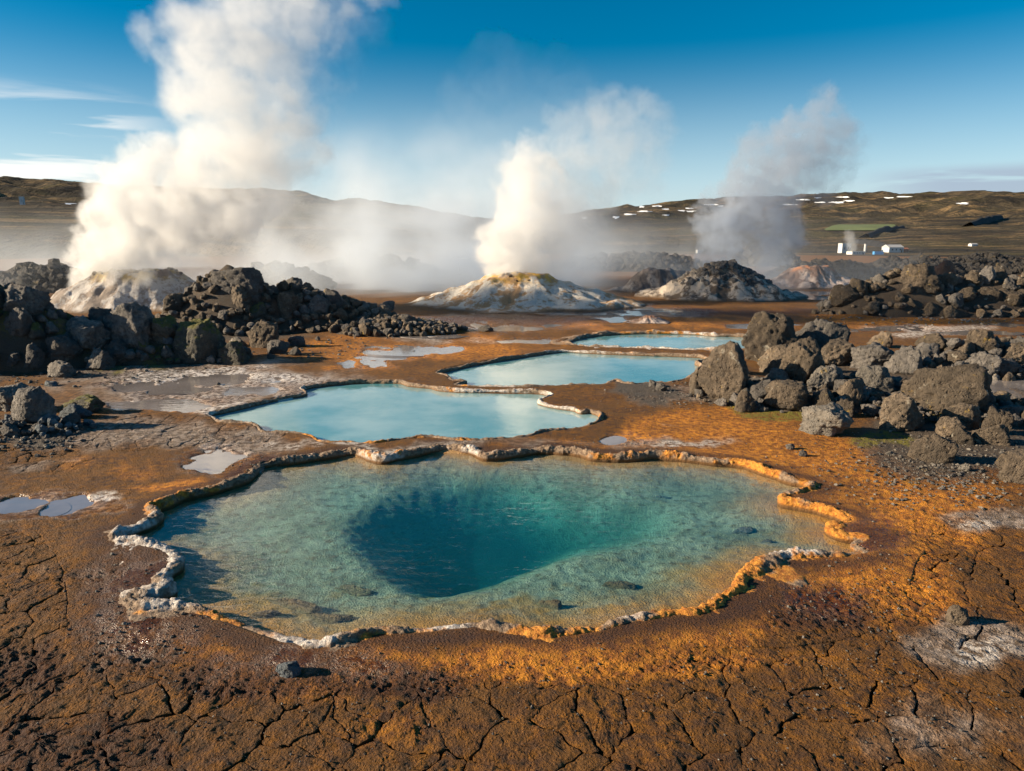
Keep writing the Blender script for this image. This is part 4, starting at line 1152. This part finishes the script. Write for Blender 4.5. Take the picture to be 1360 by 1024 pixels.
def hills_material():
    m, t, b = material('tundra')
    p = t.new('ShaderNodeNewGeometry').outputs['Position']; nz = t.sep(t.new('ShaderNodeNewGeometry').outputs['Normal'])[2]
    q = t.vmath('MULTIPLY', p, (1., .55, 1.))
    n1 = t.noise(q, .006, 6, .6); n2 = t.noise(q, .03, 6, .65); n3 = t.noise(q, .16, 5, .7)
    c = t.mix(t.ramp(n2, .36, .64), (.042, .036, .026, 1), (.105, .082, .052, 1))
    c = t.mix(t.ramp(n1, .42, .60), c, t.mix(n2, (.035, .030, .022, 1), (.085, .068, .040, 1)))
    c = t.mix(t.math('MULTIPLY', t.ramp(t.noise(q, .011, 4), .50, .62), .4), c, (.070, .066, .022, 1))
    c = t.mix(t.math('MULTIPLY', t.ramp(t.noise(t.vmath('MULTIPLY', p, (.35, 1.6, 1.)), .02, 5, .7), .50, .62), .85), c, (.24, .16, .08, 1))
    c = t.mix(t.math('MULTIPLY', t.ramp(t.noise(t.vmath('MULTIPLY', p, (.3, 1.5, 1.)), .009, 5, .6), .50, .58), .75), c, (.024, .022, .020, 1))
    c = t.mix(t.ramp(n3, .47, .34, 0., .85), c, (.02, .017, .014, 1))
    c = t.mix(t.ramp(t.noise(q, .55, 4, .7), .50, .36, 0., .6), c, (.025, .02, .015, 1))
    t.put(b.inputs['Base Color'], c); b.inputs['Roughness'].default_value = .95; b.inputs['Specular IOR Level'].default_value = .1
    t.put(b.inputs['Normal'], t.bump(t.math('ADD', n3, t.math('MULTIPLY', n2, 1.5)), 1., 5.)); return m


def build_hills():
    dist = np.concatenate([np.geomspace(200, 1200, 90), np.linspace(1215, 2230, 105), np.geomspace(2260, 3200, 12)]); ang = np.arctan(np.linspace(-1.4, 1.4, 540))
    D, A_ = np.meshgrid(dist, ang, indexing='ij'); X, Y = D * np.sin(A_), D * np.cos(A_)
    Z = hill_z(X, Y) - 7 * sst(260, 200, D)
    me = mesh('hills', np.stack([X, Y, Z], -1).reshape(-1, 3), grid_faces(len(dist), len(ang))[:, ::-1], [hills_material()])
    link('hills', me, kind='structure')


build_hills()


def drape(us, vs, lift):
    return [cast(u, v, hill_z, 210, 2600, 3000) + np.array([0, 0, lift]) for u, v in zip(us, vs)]


def sheet(name, u, v, a, b, mat, lift, label=None, cat=None, group=None, kind=None, tilt=0., seed=0, box=None):
    """thin sheet lying on the slope of the hills"""
    nr, na = 4, 22; r = np.random.default_rng(seed); P = []
    ph = r.uniform(0, 6, 3)
    for i in range(nr):
        for t in np.linspace(0, 2 * np.pi, na, endpoint=False):
            f = i / (nr - 1) * (1 + .22 * math.sin(3 * t + ph[0]) + .13 * math.sin(5 * t + ph[1]) + .1 * math.sin(8 * t + ph[2]))
            x, y = math.cos(t), math.sin(t)
            if box: k = 1 / max(abs(x), abs(y)); f = i / (nr - 1); x, y = x * k, y * k
            P.append((u + a * f * x + tilt * y * b * f, v + b * f * y))
    P = np.array(P); W = np.array(drape(P[:, 0], P[:, 1], lift)); c = W.mean(0)
    md = np.median(W[:, 1]); keep = np.abs(W[:, 1] - md) < .25 * md
    W[~keep] = c
    me = mesh(name, W - c, grid_faces(nr, na, True), [mat]); o = link(name, me, None, label, cat, group, kind); o.location = c; return o


SNOW = plain('snow', (.80, .83, .87), .6, .06, .05)
for i, (u, v, a, b) in enumerate([(776, 290, 3, 1.6), (818, 289, 4, 2.6), (836, 285, 7, 1.6), (856, 281, 8, 1.5), (873, 274, 6, 1.4), (884, 278, 4.5, 1.4), (905, 280, 4, 1.3), (916, 281, 8, 1.4), (915, 277, 5, 1.2), (945, 272, 9, 1.3), (958, 274, 4, 1.2),
                              (852, 275, 3, 1.5), (1048, 272, 9, 1.4), (1067, 265.5, 8, 1.3), (1090, 269, 7, 1.2), (1112, 269, 9, 2.), (1128, 267, 6, 1.4), (1120, 262, 8, 1.2), (1086, 263, 4, 1.), (1180, 263, 6, 1.2), (1200, 261.5, 9, 1.2), (1279, 270.5, 7, 1.9), (93, 271, 6.5, 1.5), (885, 286, 4, 1.3)]):
    sheet('snow_patch', u, v, a * 1.1, b * .62, SNOW, .5, 'white patch of old snow lying on the far hillside', 'snow', 'snow patches on the hills', seed=i)
FIELD = plain('field_grass', (.11, .14, .035), .9, .3, .03)
sheet('grass_field', 1142, 303, 42, 4, FIELD, 1.0, 'long bright green field on the brown hillside', 'field', seed=77, box=True, tilt=-2.2)
GOLD = plain('dry_grass', (.30, .20, .085), .95, .3, .02)
BANK_BLACK = plain('black_bank', (.012, .012, .014), .9, .3, .1)  # near-black tone of the banks on the hillside


def berm(u0, v0, u1, v1, hp, label):
    A, B = drape([u0, u1], [v0, v1], 0); s = A[1] / F; n = 14; V = []
    h = hp * s; d = (B - A)[:2]; d = d / np.linalg.norm(d); nrm = np.array([-d[1], d[0]])
    if nrm[1] < 0: nrm = -nrm
    for i in range(n):
        p = A + (B - A) * i / (n - 1); p = np.array([p[0], p[1], float(hill_z(p[0], p[1]))])
        e = math.sin(math.pi * (.12 + .76 * i / (n - 1))) ** .5 * (1 + .12 * math.sin(i * 2.1))
        for o, z in ((-.5, -.25), (.0, .9), (.35, 1.), (1.6, -.3)): V.append((p[0] + nrm[0] * o * h, p[1] + nrm[1] * o * h, p[2] + z * h * e))
    V = np.array(V); c = V.mean(0); o = link('slope_bank', mesh('slope_bank', V - c, grid_faces(n, 4), [BANK_BLACK], False), None, label, 'bank'); o.location = c


berm(1152, 316, 1200, 303, 7, 'black bank at the end of the green field')
berm(1290, 301, 1330, 291, 7, 'black bank higher up the brown slope')
berm(1140, 322, 1180, 327, 6, 'dark bank behind the far white buildings')


# ------------------------------------------------------------------ far buildings
WALLW = plain('white_wall', (.52, .51, .50), .7, .06, .4); WALLG = plain('grey_wall', (.22, .22, .22), .7, .1, .4); ROOFM = plain('pale_roof', (.42, .41, .40), .6, .06, .4)
ROOFR = plain('rust_roof', (.34, .12, .06), .7, .15, .4); BLUE = plain('blue_sheet', (.07, .27, .58), .5, .08, .3); DARKW = plain('dark_pane', (.03, .035, .04), .3, .1, .5)


def box(name, c, s, mat, parent):
    x, y, z = s; V = [(c[0] + a * x / 2, c[1] + b * y / 2, c[2] + k * z) for k in (0, 1) for a, b in ((-1, -1), (1, -1), (1, 1), (-1, 1))]
    return link(name, mesh(name, V, [(3, 2, 1, 0), (4, 5, 6, 7), (0, 1, 5, 4), (1, 2, 6, 5), (2, 3, 7, 6), (3, 0, 4, 7)], [mat], False), parent)


def far_z(X, Y): return np.maximum(hill_z(X, Y) - 7 * sst(260, 200, np.hypot(X, Y)), base_z(X, Y))


def spot(u, v, name, label, cat, group=None):
    p = cast(u, v, far_z, 60, 2400, 3000)
    e = bpy.data.objects.new(name, None); COL.objects.link(e); e.location = p; tag(e, label, cat, group); return e, depth(*p) / F


def house(u, v, w, h, wall, roof, label, gable=True, wins=2, name='building', rot=.15):
    e, s = spot(u, v, name, label, 'building'); e.rotation_euler[2] = rot; W, Hh, Dp = w * s, h * s, w * s * .7
    wh = Hh * (.65 if gable else 1.); box('wall', (0, 0, -.4 * s), (W, Dp, wh + .4 * s), wall, e)
    if gable:
        a, b, t = W / 2 * 1.06, Dp / 2 * 1.06, .05 * W
        V = [(-a, -b, wh), (a, -b, wh), (a, b, wh), (-a, b, wh), (-a, 0, Hh), (a, 0, Hh)]
        me = bpy.data.meshes.new('roof'); me.from_pydata(V, [], [(0, 1, 5, 4), (2, 3, 4, 5), (0, 4, 3), (1, 2, 5), (3, 2, 1, 0)]); me.materials.append(roof); link('roof', me, e)
    else: box('roof', (0, 0, wh), (W * 1.04, Dp * 1.04, Hh * .06), roof, e)
    for i in range(wins):
        box('window', ((i + .5) / wins * W * .8 - W * .4, -Dp / 2 - .02 * s, wh * .38), (W * .09, .12 * s, wh * .32), DARKW, e)
    box('door', (W * .38, -Dp / 2 - .02 * s, 0), (W * .1, .1 * s, wh * .6), DARKW, e)


house(1121, 336, 13, 12, WALLW, ROOFM, 'tall white box building venting a wisp of steam', False, 2)
house(1185, 335, 21, 10, WALLW, ROOFM, 'white shed with a pale gabled roof beside a blue container', True, 3)
house(1201, 334, 8, 5, ROOFR, ROOFR, 'small rust red hut next to the white gabled shed', True, 1)
house(1292, 327, 9, 4, WALLW, ROOFM, 'little white hut by itself on the golden plain', True, 1)
house(1300, 342, 9, 5, WALLW, ROOFM, 'small white block standing in the grey lava', False, 1)
house(1221, 349, 6, 3, WALLW, ROOFM, 'tiny white box in front of the lava banks', False, 1)
house(929, 336, 8, 4, WALLW, ROOFM, 'tiny white hut beyond the hazy lava bank', False, 1)
house(1136, 338, 18, 4, WALLW, ROOFM, 'long low white annex by the tall box building', False, 4)
house(30, 272, 5, 10, WALLW, ROOFM, 'white tank house high on the dark slope', False, 1)
e, s = spot(1148.5, 335, 'chimney', 'slim white chimney between the box building and the shed', 'chimney')
_t = np.linspace(0, 2 * np.pi, 12, endpoint=False)
for nm, z0, z1, r_, mt in (('shaft', -.3, 10.4, 1.5, WALLW), ('cap', 10.4, 11.2, 1.8, WALLG)):
    V = [(r_ * s * math.cos(t), r_ * s * math.sin(t), z * s) for z in (z0, z1) for t in _t] + [(0, 0, z1 * s)]
    me = bpy.data.meshes.new(nm); me.from_pydata(V, [], [(i, (i + 1) % 12, 12 + (i + 1) % 12, 12 + i) for i in range(12)] + [(12 + i, 12 + (i + 1) % 12, 24) for i in range(12)]); me.materials.append(mt); link(nm, me, e)
e, s = spot(1166, 338, 'container', 'bright blue container between the chimney and the white shed', 'container')
box('body', (0, 0, -.2), (12 * s, 5 * s, 4.2 * s), BLUE, e); box('roof', (0, 0, 4.2 * s - .2), (12.2 * s, 5.2 * s, .4 * s), BLUE, e)


# ------------------------------------------------------------------ steam
def steam_material(name, col, aniso=.15):
    m = bpy.data.materials.new(name); m.use_nodes = True; t = NT(m.node_tree); t.N.remove(t.N['Principled BSDF'])
    pv = t.new('ShaderNodeVolumePrincipled'); t.put(t.N['Material Output'].inputs['Volume'], pv.outputs[0])
    pv.inputs['Density'].default_value = 1.; pv.inputs['Anisotropy'].default_value = aniso; pv.inputs['Color'].default_value = tuple(col) + (1,)
    return m


STEAM = steam_material('steam', (.90, .905, .91)); MIST = steam_material('mist', (.84, .90, .97)); SMOKE = steam_material('grey_steam', (.58, .64, .73))


def density_tree(name, build, lo, hi, vox, mat):
    ng = bpy.data.node_groups.new(name, 'GeometryNodeTree')
    ng.interface.new_socket('Geometry', in_out='INPUT', socket_type='NodeSocketGeometry'); ng.interface.new_socket('Geometry', in_out='OUTPUT', socket_type='NodeSocketGeometry')
    t = NT(ng); gi, go = t.new('NodeGroupInput'), t.new('NodeGroupOutput')
    pos = t.new('GeometryNodeInputPosition').outputs[0]
    den = build(t, gi.outputs[0], pos)
    vc = t.new('GeometryNodeVolumeCube'); t.put(vc.inputs['Density'], den); vc.inputs['Min'].default_value = tuple(map(float, lo)); vc.inputs['Max'].default_value = tuple(map(float, hi))
    for k, l, h_ in zip('XYZ', lo, hi): vc.inputs['Resolution ' + k].default_value = max(4, int((h_ - l) / vox))
    sm = t.new('GeometryNodeSetMaterial'); t.put(sm.inputs[0], vc.outputs[0]); sm.inputs['Material'].default_value = mat; t.put(go.inputs[0], sm.outputs[0])
    return ng


def plume(puffs, label, mat, peak, vox, dist, scale, amp, seed, soft=.34, kids=10, ground=None):
    """puffs: chains of (u, v, radius px, density, depth offset) joined along each chain; density then eaten by noise"""
    r = np.random.default_rng(seed); P, Rd, De, Lv = [], [], [], []
    for ch in puffs:
        ch = np.array(ch, float); n = max(2, int(len(ch) * 7))
        for t in np.linspace(0, len(ch) - 1, n if len(ch) > 1 else 1):
            u, v, rp, de, off = (np.interp(t, range(len(ch)), ch[:, k]) for k in range(5))
            y = dist + off; c = at_dist(u, v, y); s = depth(*c) / F; rad = rp * s * r.uniform(.9, 1.08)
            P.append(c); Rd.append(rad); De.append(de); Lv.append(0)
            for _ in range(kids):
                a = r.normal(size=3); a /= np.linalg.norm(a)
                P.append(c + a * rad * r.uniform(.75, 1.12)); Rd.append(rad * r.uniform(.25, .52)); De.append(de * r.uniform(.7, 1.1)); Lv.append(1)
    P, Rd, De, Lv = (np.array(q, np.float32) for q in (P, Rd, De, Lv))
    me = bpy.data.meshes.new('steam_plume'); me.from_pydata(P.tolist(), [], [])
    for nm, a in (('rad', Rd), ('den', De), ('lvl', Lv)): me.attributes.new(nm, 'FLOAT', 'POINT').data.foreach_set('value', a)
    me.materials.append(mat)
    o = link('steam_plume', me, None, label, 'steam', None, 'stuff')

    def build(t, geo, pos):
        def named(nm):
            a = t.new('GeometryNodeInputNamedAttribute', data_type='FLOAT'); a.inputs['Name'].default_value = nm; return a.outputs[0]
        w1 = t.vmath('SCALE', t.vmath('SUBTRACT', t.noise(pos, scale, 2, .5, out='Color'), (.5, .5, .5)), scale=amp * 2.2)
        q = t.vmath('ADD', pos, w1)
        w2 = t.vmath('SCALE', t.vmath('SUBTRACT', t.noise(q, scale * 3.1, 6, .66, out='Color'), (.5, .5, .5)), scale=amp * 1.4)
        q = t.vmath('ADD', q, w2); out = None
        for l in (0, 1):
            sp = t.new('GeometryNodeSeparateGeometry', domain='POINT'); t.put(sp.inputs[0], geo)
            t.put(sp.inputs[1], t.math('LESS_THAN', t.math('ABSOLUTE', t.math('SUBTRACT', named('lvl'), float(l))), .5))
            sn = t.new('GeometryNodeSampleNearest', domain='POINT'); t.put(sn.inputs[0], sp.outputs[0]); t.put(sn.inputs['Sample Position'], q)
            def si(v, dt):
                x = t.new('GeometryNodeSampleIndex', data_type=dt, domain='POINT'); t.put(x.inputs[0], sp.outputs[0]); t.put(x.inputs['Value'], v); t.put(x.inputs['Index'], sn.outputs[0]); return x.outputs[0]
            d = t.vmath('DISTANCE', q, si(t.new('GeometryNodeInputPosition').outputs[0], 'FLOAT_VECTOR'))
            s_ = t.math('SUBTRACT', 1., t.math('DIVIDE', d, si(named('rad'), 'FLOAT')))
            d = t.math('MULTIPLY', t.ramp(s_, -.04, soft), si(named('den'), 'FLOAT'))
            out = d if out is None else t.math('MAXIMUM', out, d)
        er = t.ramp(t.noise(q, scale * 1.9, 6, .66), .36, .62, .0, 1.)
        return t.math('MULTIPLY', t.math('MULTIPLY', out, er), peak)
    lo, hi = (P - Rd[:, None]).min(0) - amp, (P + Rd[:, None]).max(0) + amp
    if ground is not None: lo[2] = max(lo[2], ground)
    o.modifiers.new('steam', 'NODES').node_group = density_tree('steam', build, lo, hi, vox, mat)
    return o


def mist(name, label, lo, hi, vox, peak, scale, hgt, thr, mat, fade):
    me = bpy.data.meshes.new(name); me.from_pydata([tuple(lo), tuple(hi)], [], []); me.materials.append(mat)
    o = link(name, me, None, label, 'mist', None, 'stuff')

    def build(t, geo, pos):
        x, y, z = t.sep(pos)
        q = t.vmath('ADD', pos, t.vmath('SCALE', t.noise(pos, scale, 3, .5, out='Color'), scale=1.2 / scale * .4))
        n = t.noise(t.vmath('MULTIPLY', q, (1., 1., 1.3)), scale, 5, .55)
        d = t.ramp(n, thr, thr + .28)
        d = t.math('MULTIPLY', d, t.math('POWER', 2.718, t.math('DIVIDE', t.math('MULTIPLY', t.math('SUBTRACT', z, float(lo[2])), -1.), hgt)))
        for a, l, h_, f in ((x, lo[0], hi[0], fade[0]), (y, lo[1], hi[1], fade[1])):
            d = t.math('MULTIPLY', d, t.math('MULTIPLY', t.ramp(a, float(l), float(l + f)), t.ramp(a, float(h_), float(h_ - f))))
        d = t.math('MULTIPLY', d, t.ramp(z, float(hi[2]), float(hi[2] - (hi[2] - lo[2]) * .4)))
        return t.math('MULTIPLY', d, peak)
    o.modifiers.new('mist', 'NODES').node_group = density_tree(name, build, lo, hi, vox, mat)


DL, DC = C_L[1], C_C[1]
plume([[(122, 362, 15, 2.2, 0), (140, 325, 32, 1.7, -.4), (172, 285, 44, 1.2, -1.1), (215, 250, 50, .85, -1.8), (222, 218, 40, .7, -2.2)],
       [(145, 345, 26, .9, -.4), (195, 312, 44, .72, -1.2), (262, 272, 56, .66, -2.2), (330, 215, 66, .62, -3.2), (335, 150, 72, .55, -4.2), (295, 95, 72, .5, -4.8), (285, 45, 55, .45, -5.2), (330, 10, 60, .42, -5.4), (390, -40, 70, .4, -5.5), (440, -130, 95, .4, -5.6), (480, -230, 105, .4, -5.7)],
       [(345, 180, 64, .3, -3.6), (380, 100, 60, .2, -4.4), (400, 20, 60, .2, -5.), (440, -40, 70, .2, -5.3)],
       [(400, 120, 52, .05, -4.4), (450, 60, 46, .05, -4.8), (465, 20, 44, .04, -5.)],
       [(220, 345, 34, .16, .6), (290, 330, 44, .10, .4), (370, 300, 50, .08, .2), (400, 330, 50, .07, .2)]],
      'huge white steam plume billowing from the white silica cone', STEAM, 1.9, .065, DL, .55, .62, 4, ground=.5)
plume([[(668, 366, 18, 1.5, 0), (682, 335, 38, 1.1, .3), (700, 295, 46, .75, .8), (705, 250, 44, .68, 1.2), (712, 225, 36, .6, 1.4)],
       [(700, 362, 22, .5, .2), (735, 330, 34, .4, .8), (745, 290, 42, .28, 1.3), (760, 235, 54, .17, 1.7), (775, 195, 50, .16, 2.), (825, 190, 56, .13, 2.2), (850, 205, 44, .09, 2.3)],
       [(640, 240, 60, .018, 2.), (620, 180, 60, .012, 2.2), (700, 130, 70, .012, 2.3)]],
      'upright steam plume drifting off the sulphur yellow cone', STEAM, 2.0, .065, DC, .55, .6, 9, ground=.5)
plume([[(958, 352, 18, .9, 0), (955, 325, 28, .8, 0), (965, 295, 34, .7, 1), (990, 260, 36, .55, 1), (1025, 225, 38, .45, 2), (1065, 195, 44, .4, 2), (1095, 175, 36, .3, 2)],
       [(1020, 345, 18, .6, 1), (1030, 310, 30, .5, 1), (1030, 275, 34, .42, 1.5), (1010, 235, 34, .36, 2), (1000, 200, 28, .25, 2)], [(1080, 225, 40, .22, 3), (1105, 190, 34, .18, 3)]],
      'thin blue grey steam column rising behind the dark cone', SMOKE, 1.9, .09, C_R[1] + 9, .62, .95, 14)
plume([[(1130, 334, 5, .9, 0), (1131, 322, 7, .7, 0), (1126, 311, 7, .45, 0)]], 'small wisp of steam by the tall white box building', STEAM, .22, .5, 330, .08, 2.2, 15, kids=4)
mist('steam_mist', 'low white mist lying over the flats behind the cones', (-36, 23, -.3), (21, 62, 4.2), .27, .20, .22, 1.5, .42, MIST, (8, 6))
mist('drifting_steam', 'pale drifting steam between the two white plumes', (-12, 24.5, .0), (5.0, 38, 7.5), .2, .9, .32, 3.0, .39, MIST, (3.5, 4))
